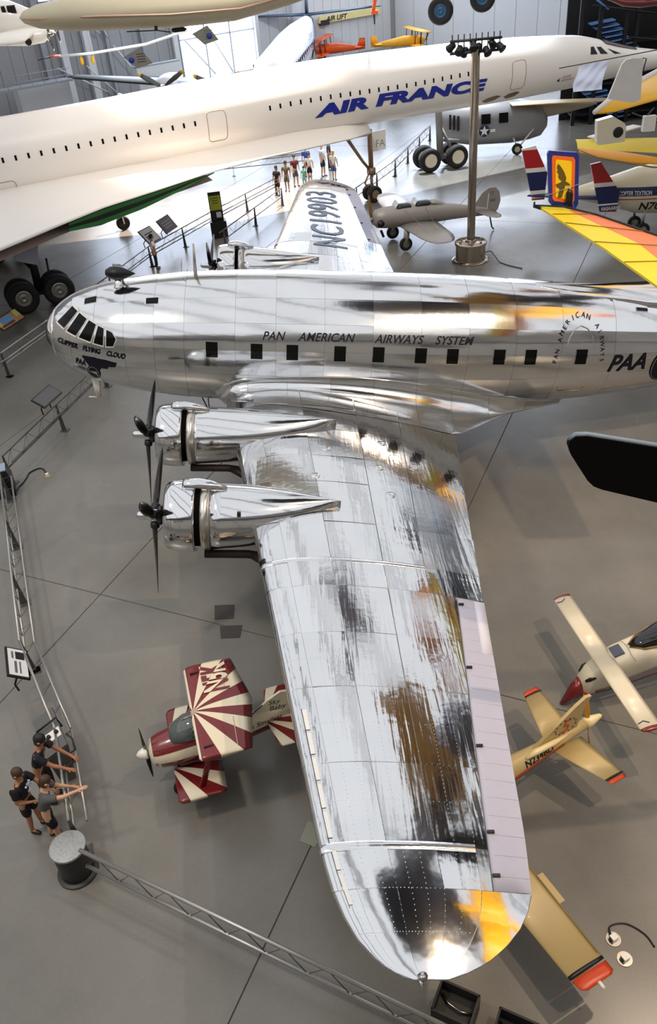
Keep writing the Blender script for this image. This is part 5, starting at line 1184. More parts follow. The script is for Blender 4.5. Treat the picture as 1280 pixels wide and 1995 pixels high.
# ------------------------------------------------------------------ white canard plane, nose down (local x forward)
VAR = thing('canard_plane', 'white homebuilt canard plane with black canopy resting on its red nose', 'airplane', (11.84, -9.90, .12), R_(190))
VAR.rotation_euler = (0, R_(10), R_(190))
def vsec(x, zt, zb, w): return (x, (zt + zb) / 2, w, (zt - zb) / 2)
g = MB(); g.sell([vsec(.30, .58, .14, .14), vsec(.12, .74, .18, .21), vsec(-.1, .88, .24, .255), vsec(-.45, .97, .34, .285), vsec(-1.0, 1.02, .40, .31), vsec(-2.0, 1.10, .5, .33), vsec(-3.2, 1.14, .55, .32), vsec(-4.2, 1.1, .7, .25)], 28, 3.0); fu = g.build('fuselage', M_CREAM, VAR)
g = MB(); g.sell([vsec(.72, .06, .02, .02), vsec(.62, .17, .03, .075), vsec(.46, .42, .08, .12), vsec(.302, .575, .145, .138)], 20, 2.6); g.build('nose_cone', M_RED, VAR)
def vstripe(x0, x1, z0, z1, m_, nm, y=1):
    g = MB(); T3 = [(-4.2, .25), (-3.2, .32), (-2, .33), (-1, .31), (-.45, .285), (-.1, .255), (.12, .21), (.3, .14)]
    P = [(x, y * (lerp(T3, x) + .006), z0 + (z1 - z0) * k / 12) for k, x in enumerate(frange(x0, x1, 12))]; g.tube(P, .009, 5); g.build(nm, m_, fu)
for sd in (1, -1):
    vstripe(.1, -4, .34, .68, M_RED, 'pinstripe', sd); vstripe(.1, -1.2, .30, .40, M_BLK, 'pinstripe', sd)
    g = MB(); g.foil([((.0, 0, .93), (-.36, 0, 0), (0, 0, .075)), ((.0, sd * 1.68, .95), (-.36, 0, 0), (0, 0, .07))]); cw = g.build('canard', M_CREAM, VAR)
    g = MB(); g.foil([((.0, sd * 1.68, .95), (-.36, 0, 0), (0, 0, .07)), ((-.03, sd * 1.73, .95), (-.32, 0, 0), (0, 0, .05)), ((-.12, sd * 1.76, .95), (-.2, 0, 0), (0, 0, .02))]); g.build('red_tip', M_RED, cw)
    g = MB(); g.tube([(-.02, sd * 1.58, .985), (-.12, sd * 1.56, 1.0), (-.2, sd * 1.62, .99)], .008, 5); g.build('blue_mark', mat('mark_blue', (30, 60, 100), .5), cw)
    g = MB(); g.foil([((-1.9, sd * .3, .92), (-2.4, 0, 0), (0, 0, .2)), ((-2.9, sd * 1.2, .92), (-1.3, 0, 0), (0, 0, .14)), ((-4.2, sd * 3.4, .95), (-.6, 0, 0), (0, 0, .07))]); g.build('swept_wing', M_CREAM, VAR)
    g = MB(); g.sell([(.24, .60, .018, .03, sd * .13), (.16, .66, .03, .05, sd * .17), (.06, .68, .012, .02, sd * .2)], 8); g.build('nose_inlet', M_BLK, VAR)
    g = MB(); g.tube([(-2.8, sd * .3, .55), (-3.0, sd * .9, -.42)], .035, 6); g.build('gear_leg', M_CREAM, VAR)
    t1, t2 = MB(), MB(); wheel(t1, t2, (-3.0, sd * .95, -.46), .18, .12); t1.build('tyre', M_BLACK, VAR); t2.build('wheel_hub', M_STEEL, VAR)
g = MB(); g.box((-.46, 0, .985), (.20, .24, .03), (0, R_(5), 0)); g.build('intake_grille', mat('bluish_grille', (84, 88, 104), .6, .2, .3, 60), VAR, smooth=False)
g = MB(); g.sell([(-.72, 1.0, .04, .02), (-.92, 1.01, .16, .09), (-1.3, 1.04, .25, .18), (-1.8, 1.08, .28, .24), (-2.6, 1.1, .26, .24), (-3.4, 1.1, .1, .1)], 22); g.build('canopy', mat('black_canopy', (12, 11, 11), .05, 0, .1, coat=.6), VAR)
g = MB(); g.tube([(-.70, .03, 1.005), (-.92, .19, 1.01), (-1.3, .28, 1.02), (-1.8, .30, 1.05), (-2.9, .30, 1.08)], .014, 6); g.tube([(-.70, -.03, 1.005), (-.92, -.19, 1.01), (-1.3, -.28, 1.02), (-1.8, -.30, 1.05), (-2.9, -.30, 1.08)], .014, 6); g.build('canopy_rim', mat('gold_rim', (150, 120, 62), .3, .6), VAR)
g = MB(); g.tube([(-.62, -.22, .99), (-.66, -.1, 1.0), (-.67, .0, 1.003), (-.66, .1, 1.0), (-.64, .22, .99), (-.68, .285, .9)], .005, 4); g.build('hatch_line', M_GREY, fu)

# ------------------------------------------------------------------ yellow pusher plane (local x forward, origin under the wing)
BD = thing('pusher_plane', 'small mustard yellow pusher plane with orange tips partly under the silver wing', 'airplane', (8.75, -12.43, 0), R_(205.5))
M_MUST = mat('mustard_paint', (186, 164, 112), .38, 0, .05, coat=.1); M_OR2 = mat('orange_red_paint', (204, 70, 26), .35)
ex = MB()
for sd in (1, -1):
    g = MB(); g.foil([((.42, sd * .25, .66), (-.74, 0, 0), (0, 0, .10)), ((.32, sd * 3.0, .76), (-.60, 0, 0), (0, 0, .07))], 12); w_ = g.build('wing', M_MUST, BD)
    g = MB(); g.foil([((.318, sd * 3.0, .761), (-.60, 0, 0), (0, 0, .074)), ((.316, sd * 3.05, .762), (-.595, 0, 0), (0, 0, .074))], 12); g.build('black_band', M_BLK, w_)
    g = MB(); g.foil([((.31, sd * 3.075, .763), (-.59, 0, 0), (0, 0, .07)), ((.27, sd * 3.22, .768), (-.55, 0, 0), (0, 0, .05)), ((.2, sd * 3.26, .77), (-.42, 0, 0), (0, 0, .02))], 12); g.build('orange_tip', M_OR2, w_)
    g = MB(); g.box((-.33, sd * 1.9, .725), (.10, .5, .012)); g.build('trim_tab', M_MUST, w_, smooth=False)
    g = MB(); g.lathe([(0, .03), (.09, .028), (.10, .0)], (.0, sd * 3.25, .77), (0, sd, 0), 10); g.build('tip_light', M_WHITE, w_)
    g = MB(); g.tube([(-.28, sd * .4, .70), (-.25, sd * 2.95, .775)], .005, 4); g.build('aileron_gap', mat('seam_brown', (140, 112, 56), .5), w_)
    g = MB(); g.foil([((-1.86, sd * .10, .86), (-.62, 0, 0), (0, 0, .06)), ((-2.16, sd * 1.0, .92), (-.36, 0, 0), (0, 0, .04))], 10); h_ = g.build('tailplane', M_MUST, BD)
    g = MB(); g.foil([((-2.17, sd * 1.0, .92), (-.36, 0, 0), (0, 0, .042)), ((-2.18, sd * 1.03, .922), (-.355, 0, 0), (0, 0, .042))], 10); g.build('black_band', M_BLK, h_)
    g = MB(); g.foil([((-2.18, sd * 1.045, .923), (-.355, 0, 0), (0, 0, .04)), ((-2.22, sd * 1.12, .927), (-.28, 0, 0), (0, 0, .02))], 10); g.build('orange_tip', M_OR2, h_)
    t1, t2 = MB(), MB(); wheel(t1, t2, (-.2, sd * .55, .16), .16, .12); t1.build('tyre', M_BLACK, BD); t2.build('wheel_hub', M_STEEL, BD)
    g = MB(); g.tube([(-.2, sd * .48, .16), (-.15, sd * .2, .6)], .03, 6); g.build('gear_leg', M_MUST, BD)
t1, t2 = MB(), MB(); wheel(t1, t2, (1.2, 0, .14), .14, .1); t1.build('tyre', M_BLACK, BD); t2.build('wheel_hub', M_STEEL, BD); g = MB(); g.tube([(1.2, .07, .14), (1.1, .0, .55)], .025, 6); g.build('gear_leg', M_MUST, BD)
BDS = [(1.75, .62, .02, .02), (1.3, .66, .2, .17), (.5, .76, .29, .30), (-.3, .8, .28, .33), (-1.0, .82, .2, .24), (-1.7, .88, .14, .16), (-2.3, .95, .10, .11), (-2.62, .98, .09, .09)]
g = MB(); g.sell(BDS, 24); fu = g.build('fuselage', M_MUST, BD)
def bds(x, a, off=0):
    q = BDS[::-1]; w = lerp([(s[0], s[2]) for s in q], x) + off; h = lerp([(s[0], s[3]) for s in q], x) + off
    return Vector((x, w * math.sin(a), lerp([(s[0], s[1]) for s in q], x) + h * math.cos(a)))
for s_ in (1, -1):
    g = MB(); g.grid(lambda x, a: bds(x, s_ * a, .005), frange(-2.1, .9, 24), [R_(78), R_(86), R_(94)]); g.build('orange_stripe', M_OR2, fu)
    g = MB(); g.tube([bds(x, s_ * R_(98), .003) for x in frange(-2.1, .9, 24)], .006, 4); g.build('black_pinstripe', M_BLK, fu)
lettering('N234BD', lambda u, v: bds(-1.25 - u, R_(72) - v / .2, .008), M_BLK, fu, size=.17, slices=2, bold=.004)
g = MB(); g.sell([(.75, 1.0, .05, .03), (.5, 1.08, .2, .12), (.0, 1.12, .24, .16), (-.6, 1.05, .15, .1), (-.9, 1.0, .04, .03)], 18); g.build('canopy', mat('black_canopy', (12, 11, 11), .05, 0, .1, coat=.6), BD)
F_ = [(-1.45, 1.0), (-2.0, 1.38), (-2.35, 1.62), (-2.55, 1.72), (-2.66, 1.70), (-2.55, 1.5), (-2.42, 1.05)]
fn_ = fin_poly(F_, .028).build('tail_fin', M_MUST, BD, smooth=False)
lettering('5', lambda u, v: Vector((-2.02 - u, .034, 1.10 + v)), M_OR2, fn_, size=.42, shear=.3)
for k in range(13):
    a = 2 * PI * k / 13; cx, cz = -2.16 + .22 * math.cos(a), 1.24 + .16 * math.sin(a)
    g = MB(); P = [(cx + .026 * (1 if q % 2 == 0 else .42) * math.sin(PI * q / 5), .034, cz + .026 * (1 if q % 2 == 0 else .42) * math.cos(PI * q / 5)) for q in range(10)]
    g.add(P + [(cx, .036, cz)], [(q, (q + 1) % 10, 10) for q in range(10)]); g.build('star', M_NAVY, fn_, smooth=False)
g = MB(); g.lathe([(0, .10), (.12, .095), (.34, .04), (.38, .0)], (-2.64, 0, .98), (-1, 0, 0), 16); g.build('spinner', mat('cream_spinner', (232, 214, 160), .3), BD)
prop(BD, (-2.70, 0, .98), .66, 2, mat('mustard_blade', (196, 140, 50), .35), M_OR2, axis=(-1, 0, 0), a0=R_(-14), ch=.11)
g = MB(); g.sell([(-1.3, 1.02, .03, .03, .08), (-1.5, 1.06, .06, .05, .08), (-1.9, 1.05, .05, .05, .08), (-2.2, 1.03, .01, .01, .06)], 10); g.build('engine_blister', mat('cream_spinner', (232, 214, 160), .3), BD)

# ------------------------------------------------------------------ twin-finned tiltrotor (only its tail shows)
XV = thing('tiltrotor', 'white tiltrotor with two red white and blue tail fins', 'airplane', (18.3, 15.6, 0))
M_BW = mat('blue_band', (30, 38, 88), .35)
def banded_fin(y, pts, name):
    """fin split across into white foot, blue, white and red bands"""
    (xa, za), (xb, zb), (xc, zc), (xd, zd), (xe, ze) = pts      # top front, top rear, rear shoulder, foot rear, foot front
    zmin, zmax = min(zd, ze), max(za, zb)
    P = [(xa, za), (xb, zb), (xc, zc), (xd, zd), (xe, ze)]
    def clip(Q, z0, z1):
        for zz, keep in ((z0, 1), (z1, -1)):
            out = []
            for a, b in zip(Q, Q[1:] + Q[:1]):
                ia, ib = (a[1] - zz) * keep >= 0, (b[1] - zz) * keep >= 0
                if ia: out.append(a)
                if ia != ib:
                    k = (zz - a[1]) / (b[1] - a[1]); out.append((a[0] + (b[0] - a[0]) * k, zz))
            Q = out
        return Q
    for f0, f1, m_, nm in ((0, .03, M_RED2, 'fin_foot'), (.03, .15, M_BW if y == 0 else M_WHITE, 'fin_lower_band'), (.15, .18, M_WHITE, 'fin_gap'), (.18, .52, M_BW, 'fin_blue_band'), (.52, .60, M_WHITE, 'fin_white_band'), (.60, .93, M_RED2, 'fin_red_band'), (.93, 1.01, M_WHITE if y > 0 else M_RED2, 'fin_cap')):
        Q = clip(P, zmin + (zmax - zmin) * f0, zmin + (zmax - zmin) * f1)
        if len(Q) > 2:
            g = MB(); g.loft([[(x, y - .05, z) for x, z in Q], [(x, y + .05, z) for x, z in Q]]); g.build(nm, m_, XV, smooth=False)
banded_fin(1.2, [(-1.97, 3.90), (-1.38, 4.0), (-.79, 2.84), (-.83, 1.72), (-1.38, 1.72)], 'port')
banded_fin(0.0, [(.68, 3.33), (1.10, 3.39), (2.07, 2.10), (2.02, 1.27), (1.30, 1.33)], 'starboard')
lettering('NASA/ARMY', lambda u, v: Vector((1.34 + u * .70, -.056, 1.37 + v)), M_WHITE, XV, size=.22, bold=.003)
g = MB(); g.foil([((-1.6, 1.2, 1.92), (1.0, .2, 0), (0, 0, .12)), ((1.2, 0, 1.85), (1.0, .2, 0), (0, 0, .12))]); g.build('tailplane', M_BW, XV)
g = MB(); g.sell([(.2, 2.0, .2, .2, .75), (1.6, 1.95, .5, .55, .75), (3, 1.9, .85, .95, .75), (5, 1.9, 1.1, 1.15, .75), (9, 1.9, 1.1, 1.15, .75)], 24); fu = g.build('fuselage', M_CREAM, XV)
def xvs(x, z, off=0): 
    w = lerp([(.2, .2), (1.6, .5), (3, .85), (5, 1.1)], x) + off; h = lerp([(.2, .2), (1.6, .55), (3, .95), (5, 1.15)], x)
    zc = lerp([(.2, 2.0), (1.6, 1.95), (3, 1.9)], x); k = max(-1, min(1, (z - zc) / h)); return Vector((x, .75 - w * math.sqrt(max(0, 1 - k * k)), z))
for z0, z1, m_, nm in ((1.86, 2.22, M_BW, 'blue_band'), (1.70, 1.74, M_RED2, 'red_pinstripe')):
    g = MB(); g.grid(lambda x, z: xvs(x, z, .012), frange(1.4, 7, 16), frange(z0, z1, 3)); g.build(nm, m_, fu)
lettering('BELL HELICOPTER TEXTRON', lambda u, v: xvs(1.42 + u, 1.90 + v, .026), M_WHITE, fu, size=.25, bold=.003, slices=1, wide=.62)
lettering('N703NA', lambda u, v: xvs(3.02 + u, 1.22 + v, .02), M_BLK, fu, size=.5, bold=.012, slices=2)
for x, y in ((3.4, .2), (3.4, 1.3)):
    t1, t2 = MB(), MB(); wheel(t1, t2, (x, y, .3), .3, .2); t1.build('tyre', M_BLACK, XV); t2.build('wheel_hub', M_STEEL, XV); g = MB(); g.tube([(x, y + .12, .3), (x, y + .12, 1.2)], .06, 6); g.build('gear_leg', M_STEEL, XV)

# ------------------------------------------------------------------ ultralight with the eagle fin, hanging at the right
UL = thing('eagle_ultralight', 'hanging yellow and salmon ultralight wing with a blue fin bearing an eagle', 'ultralight', (12.93, -1.03, 6.70))
UL.scale = (.763, .763, .763)
M_YF = mat('yellow_fabric', (232, 206, 40), .6, 0, .05, 3); M_SAL = mat('salmon_fabric', (226, 128, 84), .6, 0, .05, 3)
def strip(pts, th, nm, m_, par):
    g = MB(); g.loft([[Vector(p) for p in pts], [Vector(p) - Vector((0, 0, th)) for p in pts]]); return g.build(nm, m_, par, smooth=False)
wv = lambda x, y, z=0.0: (x - 14.7, y - 5.0, z)
strip([wv(14.10, 5.12), wv(14.82, .88), wv(15.2, -2.2), wv(15.9, -2.3), wv(15.75, 1.1), wv(14.75, 4.72)], .06, 'rear_panel', M_YF, UL)
strip([wv(14.75, 4.72), wv(15.75, 1.1), wv(15.9, -2.3), wv(16.5, -2.3), wv(16.48, 1.3), wv(15.45, 3.72), wv(15.25, 4.02)], .08, 'front_panel', M_SAL, UL)
strip([wv(14.06, 5.14, .02), wv(14.72, 4.73, .02), wv(14.9, 4.4, .02), wv(14.3, 4.7, .02)], .05, 'tip_panel', mat('green_yellow_fabric', (206, 200, 60), .6), UL)
g = MB(); g.tube([wv(14.0, 5.14, .03), wv(14.75, 4.72, .05), wv(15.45, 3.74, .03), wv(16.5, 1.3, .03), wv(16.55, -2.3, .03)], .03, 6); g.build('leading_spar', M_DKSTEEL, UL)
for (a, b) in (((14.42, 3.3), (16.3, 1.9)), ((14.7, 1.5), (16.5, .6)), ((14.95, -.2), (16.5, -.5)), ((14.28, 4.2), (15.3, 3.9))):
    g = MB(); g.tube([wv(a[0], a[1], .015), wv(b[0], b[1], .02)], .014, 5); g.build('batten', mat('batten_olive', (150, 132, 40), .6), UL)
g = MB(); g.tube([wv(13.98, 5.2, -.05), wv(13.98, 5.2, .12)], .03, 6); g.tube([wv(13.98, 5.16, 0), wv(14.6, 4.55, -.12)], .05, 6); g.build('tip_rail', M_NAVY, UL)
fr_ = [(-.46, 1.62), (.37, 1.50), (.44, 1.40), (.56, .02), (.50, -.10), (-.26, .06), (-.34, .14), (-.50, 1.54)]
def fshape(k, y0, th, nm, m_, par):
    c = (.03, .76); P = [(c[0] + (x - c[0]) * k[0], c[1] + (z - c[1]) * k[1]) for x, z in fr_]
    g = MB(); g.loft([[(x, y0, z) for x, z in P], [(x, y0 - th, z) for x, z in P]]); return g.build(nm, m_, par, smooth=False)
FIN = fshape((1, 1), .05, .10, 'fin', mat('fin_blue', (28, 44, 132), .4), UL)
fshape((.74, .84), -.05, .012, 'orange_border', mat('fin_orange', (236, 110, 24), .45), FIN)
fshape((.52, .70), -.062, .012, 'yellow_panel', mat('fin_yellow', (248, 208, 24), .45), FIN)
eg = [(-.17, 1.24), (-.12, 1.20), (-.04, 1.10), (.04, .98), (.11, .82), (.10, .72), (.20, .66), (.25, .60), (.19, .59), (.10, .61), (.08, .50), (.03, .26), (-.10, .25), (-.08, .40), (-.06, .52), (-.16, .58), (-.19, .66), (-.08, .69), (-.01, .74), (-.10, .80), (-.14, .88), (-.12, .93), (-.19, 1.02), (-.16, 1.06), (-.20, 1.14)]
g = MB(); n = len(eg); g.add([(x, -.078, z) for x, z in eg] + [(x, -.086, z) for x, z in eg], [tuple(range(n, 2 * n)), tuple(range(n - 1, -1, -1))] + [(k, (k + 1) % n, n + (k + 1) % n, n + k) for k in range(n)]); g.build('eagle_emblem', mat('eagle_bronze', (92, 82, 30), .5), FIN, smooth=False)
for a, b in (((-.5, -.1, .35), (.5, -.12, .62)), ((.22, -.14, .55), (.26, -.14, -.1)), ((.22, -.14, .58), (.42, -.14, -.12))):
    g = MB(); g.tube([a, b], .010, 5); g.build('brace_wire', mat('pale_wire', (190, 180, 168), .4, .4), UL)
g = MB(); g.sell([(-.06, .22, .03, .22), (0, .24, .06, .30), (.1, .2, .06, .28), (.14, .15, .02, .2)], 10); o = g.build('black_bracket', M_BLK, UL); o.location = (.2, -.15, 0)

# ------------------------------------------------------------------ two yellow-winged light aircraft at the right edge
t = thing('yellow_sailplane', 'hanging orange and yellow fabric wing at the right edge below the white pylon', 'airplane', (19.0, 12.6, 4.5))
g = MB(); g.grid(lambda u, v: Vector((-1.3 + u * 4.2 + .35 * v, .8 - 2.2 * u + (v) * (1.6 + 1.5 * u), .10 * math.sin(PI * v) - .12 * u)), frange(0, 1, 10), frange(0, 1, 8)); w_ = g.build('wing', M_YF, t)
g = MB(); loops = []
for u in frange(0, 1, 10):
    wv_ = .25 + 1.5 * math.sin(PI * min(1, u * .9 + .05)); c = Vector((-1.3 + u * 2.4, .8 - 2.3 * u, -.05 - .1 * u))
    loops.append([c + Vector((.2 * k * wv_, .72 * k * wv_ - .45 * wv_, .12 * math.sin(PI * k))) for k in frange(0, 1, 6)] + [c + Vector((.2 * k * wv_, .72 * k * wv_ - .45 * wv_, -.05)) for k in frange(1, 0, 6)])
g.loft(loops); g.build('orange_panel', mat('orange_yellow_fabric', (240, 166, 36), .5, 0, .06, 2), t)
g = MB(); g.tube([(-1.3, .8, .0), (-.9, -.6, -.05), (.6, -2.2, -.15), (2.9, -2.9, -.2)], .03, 6); g.build('edge_tube', mat('edge_brown', (150, 110, 40), .5), t)
g = MB(); g.box((.6, 2.2, .2), (2.6, .5, .05), (0, 0, R_(30))); g.build('white_flap', M_WHITE, t, smooth=False)
t = thing('yellow_homebuilt', 'hanging yellow wing with white front edge, white fin and round-holed pylon', 'airplane', (17.5, 10.2, 6.2))
g = MB(); g.foil([((-.0, .95, -.02), (.75, -.05, 0), (0, 0, .08)), ((1.5, 2.7, .25), (1.6, -1.2, 0), (0, 0, .16)), ((4.6, 6.3, .4), (1.8, -1.4, 0), (0, 0, .18))], 10); w_ = g.build('wing', mat('deep_yellow', (238, 178, 24), .45), t)
g = MB(); g.tube([(-.02, .92, .02), (1.48, 2.72, .28), (4.55, 6.3, .42)], [.09, .14, .14], 8); g.build('white_leading_edge', M_WHITE, w_)
f_ = MB(); f_.loft([[(x, y, z) for x, z in [(-.34, .82), (.0, 1.80), (.12, 1.92), (.30, 1.95), (.66, 1.92), (.76, .72), (.55, .62)]] for y in (-1.16, -1.24)]); f_.build('white_fin', mat('fin_white', (222, 220, 216), .4), t, smooth=False)
g = MB(); g.tube([(.66, -1.2, 1.92), (.78, -1.2, 1.90), (.72, -1.2, 1.5)], .02, 5); g.build('fin_bracket', M_DKSTEEL, t)
P = [(-.62, .18), (-.10, .28), (.30, .05), (.38, -.08), (.38, -.54), (-.48, -.58), (-.56, -.5)]
g = MB(); g.loft([[(x, y, z) for x, z in P] for y in (-1.02, -1.3)]); py_ = g.build('pylon', M_CREAM, t, smooth=False)
g = MB(); g.lathe([(0, .17), (.01, .17), (.015, .12)], (.12, -1.305, -.22), (0, -1, 0), 20); o = g.build('oval_opening', M_BLK, py_)
g = MB(); g.box((1.7, .2, -.35), (.42, .2, .5)); o = g.build('white_fairing', M_WHITE, t, smooth=False)
for a, b in (((1.2, .6, -.05), (2.4, .1, -.5)), ((1.5, .2, -.2), (1.9, .4, .1)), ((2.0, .4, .05), (2.9, .0, -.35))):
    g = MB(); g.tube([a, b], .03, 6); g.build('strut', M_DKSTEEL, t)

# ------------------------------------------------------------------ black blade-like wing tip hanging close by
t = thing('black_wing_tip', 'thick black rounded wing tip jutting in from the right edge', 'airplane', (10.2, -11.7, 6.5))
P = [(-.03, .40), (-.02, .47), (.05, .53), (.2, .52), (1.1, .27), (3.2, -.30), (3.2, -1.2), (1.24, -.60), (.47, -.31), (.36, -.25), (.27, -.15), (.02, .26)]
g = MB(); n = len(P)
cx = sum(p[0] for p in P) / n; cz = sum(p[1] for p in P) / n
g.loft([[(x, 0, z) for x, z in P], [(x, .09, z) for x, z in P], [(x + .012 * (cx - x), .12, z + .03 * (cz - z)) for x, z in P]]); bw = g.build('wing_panel', mat('matt_black', (9, 8, 9), .9, spec=.1), t, smooth=False)
g = MB(); g.tube([(-.01, .05, .46), (.06, .05, .535), (.2, .05, .525), (1.1, .05, .275), (3.2, .05, -.295)], .035, 6); g.build('lit_edge_strip', mat('lit_slate_edge', (104, 122, 138), .5), bw)  # light on the black tip's top edge painted in as a paler strip

# ------------------------------------------------------------------ barriers: triangular steel trusses on the visitors' path
M_RAIL = mat('rail_aluminium', (178, 176, 172), .35, .7)
M_RAILD = mat('rail_grey', (104, 102, 98), .45, .6)
def barrier(name, lab, pts, side=1, m=M_RAIL, step=.62, r=.027, gr='steel truss barriers', posts=3.2, z0=.48, z1=.92, off=.26, post0=True, back=True):
    t = thing(name, lab, 'barrier', (pts[0][0], pts[0][1], 0), 0, gr)
    o0 = Vector((pts[0][0], pts[0][1], 0))
    for a, b in zip(pts, pts[1:]):
        a, b = Vector((a[0], a[1], 0)) - o0, Vector((b[0], b[1], 0)) - o0; L = (b - a).length; d = (b - a) / L; n = Vector((-d.y, d.x, 0)) * side
        for zz, oo, rr_, nm in ((z1, 0, r, 'top_rail'), (z0, 0, r * .9, 'lower_rail'), ((z0 + z1) / 2 + .06, off, r * .9, 'back_rail')):
            if nm == 'back_rail' and not back: continue
            g = MB(); g.tube([a + n * oo + Vector((0, 0, zz)), b + n * oo + Vector((0, 0, zz))], rr_, 8); g.build(nm, m, t)
        k = max(2, int(L / step)); zg = MB()
        for i in range(k):
            p0, p1, pm = a + d * (L * i / k), a + d * (L * (i + 1) / k), a + d * (L * (i + .5) / k)
            zg = MB(); zg.tube([p0 + Vector((0, 0, z0)), pm + Vector((0, 0, z1)), p1 + Vector((0, 0, z0))], .008, 4); zg.build('lattice_rod', M_RAILD, t)
            if not back: continue
            zg = MB(); zg.tube([pm + Vector((0, 0, z1)), p0 + n * off + Vector((0, 0, (z0 + z1) / 2 + .06)), p0 + Vector((0, 0, z0))], .006, 4); zg.build('cross_rod', M_RAILD, t)
        np_ = max(1, int(round(L / posts)))
        for i in range(0 if post0 else 1, np_ + 1):
            p = a + d * (L * i / np_)
            g = MB(); g.loft([[p + n * -.02 + d * -.012 + Vector((0, 0, z1)), p + n * .03 + d * -.012 + Vector((0, 0, z1)), p + n * (off * .42) + d * -.012, p - n * .05 + d * -.012], [p + n * -.02 + d * .012 + Vector((0, 0, z1)), p + n * .03 + d * .012 + Vector((0, 0, z1)), p + n * (off * .42) + d * .012, p - n * .05 + d * .012]]); g.build('post', mat('post_grey', (84, 84, 82), .5, .4), t, smooth=False)
            g = MB(); g.box(p + n * .06 + Vector((0, 0, .012)), (.2, .24, .02), (0, 0, math.atan2(d.y, d.x))); g.build('foot_plate', M_RAILD, t, smooth=False)
    return t
barrier('truss_barrier', 'pale truss barrier running from the round drum to the lower right', [(2.70, -12.90), (8.0, -15.80), (10.5, -17.16)], 1, M_RAIL, .62, .036, posts=6.0, post0=False, back=False)
barrier('truss_barrier', 'truss barrier along the left edge that three visitors lean on', [(-1.93, -1.30), (.42, -8.0), (1.72, -10.4), (2.40, -12.35)], 1, M_RAIL, posts=2.6)
barrier('truss_barrier', 'dark truss barrier from the left edge up under the polished airliner nose', [(-2.12, -.35), (-.42, 5.4)], -1, M_RAILD, .8, posts=3.4)
barrier('truss_barrier', 'truss barrier at the left edge meeting the tip of the polished nose', [(-6.2, 3.0), (-4.25, 6.9), (-2.9, 10.6)], -1, M_RAIL, .9, posts=3.0)
barrier('truss_barrier', 'truss barrier with notice boards between the two big airliners', [(-2.9, 10.6), (-.5, 17.6), (2.1, 22.6), (5.2, 28.0)], -1, M_RAILD, .9, posts=3.0)
barrier('truss_barrier', 'short truss barrier beside the black kiosk leading to the far wing tip', [(2.9, 19.2), (5.6, 25.8)], 1, M_RAILD, .9, posts=3.0)
barrier('truss_barrier', 'truss barrier past the nose wheel leading to the white hubs', [(9.6, 24.6), (12.2, 29.8), (15.4, 38.2)], 1, M_RAILD, .9, posts=2.6)
barrier('truss_barrier', 'truss barrier behind the visitors crossing under the delta airliner', [(-2.2, 33.0), (7.2, 33.6)], 1, M_RAILD, .9, posts=4.0)
# round drum
t = thing('drum_bollard', 'round steel drum with a pale speckled top where the barriers meet', 'bollard', (2.40, -12.68, 0))
M_SPK = mat('speckled_top', (160, 164, 164), .5, .2, .45, 34)
g = MB(); g.lathe([(0, .34), (.03, .34), (.035, .29), (.05, .27), (.68, .27)], (0, 0, 0), (0, 0, 1), 32); g.build('body', M_DKSTEEL, t, auto=R_(35))
g = MB(); g.lathe([(.68, .29), (.72, .29), (.725, .28)], (0, 0, 0), (0, 0, 1), 32); g.build('top_plate', M_SPK, t, auto=R_(35))
# squat box where the two left barriers join
t = thing('junction_box', 'black junction box at the left edge with a pale lid', 'box', (-2.15, -.85, 0), R_(18))
g = MB(); g.loft([[(-.28, -.28, 0), (.28, -.28, 0), (.28, .28, 0), (-.28, .28, 0)], [(-.30, -.30, .5), (.30, -.30, .5), (.30, .30, .5), (-.30, .30, .5)], [(-.22, -.22, .80), (.22, -.22, .80), (.22, .22, .80), (-.22, .22, .80)]]); g.build('body', M_BLK, t, smooth=False)
g = MB(); g.box((0, 0, .82), (.42, .42, .03)); g.build('lid', mat('bluish_lid', (150, 166, 186), .4), t, smooth=False)
# podium with two knobs
t = thing('reader_podium', 'grey reader podium with a white plate and two black knobs on the left barrier', 'podium', (1.62, -10.45, 0), math.atan2(-2.4, 1.3))
M_POD = mat('podium_grey', (92, 92, 90), .5, .1)
g = MB(); g.loft([[(-.48, -.12, 0), (.48, -.12, 0), (.48, .14, 0), (-.48, .14, 0)], [(-.52, -.2, .78), (.52, -.2, .78), (.52, .22, .92), (-.52, .22, .92)]]); g.build('body', M_POD, t, smooth=False)
g = MB(); g.box((0, .01, .875), (1.02, .42, .03), (R_(18), 0, 0)); g.build('slanted_top', M_POD, t, smooth=False)
g = MB(); g.box((.12, .05, .905), (.22, .28, .012), (R_(18), 0, 0)); pl = g.build('white_plate', M_WHITE, t, smooth=False)
for y in (-.03, .12):
    g = MB(); g.lathe([(0, .04), (.05, .035), (.055, .0)], (.12, y, .895 + y * .33), (0, -.3, 1), 12); g.build('knob', M_BLK, pl)
g = MB(); g.tube([(-.12, -.2, .9), (-.12, .2, 1.05), (-.1, .24, .8)], .02, 6); g.tube([(.2, .25, .9), (.3, .32, .8), (.55, .3, .78), (.62, .16, .82)], .018, 6); g.build('black_tube', M_BLK, t)
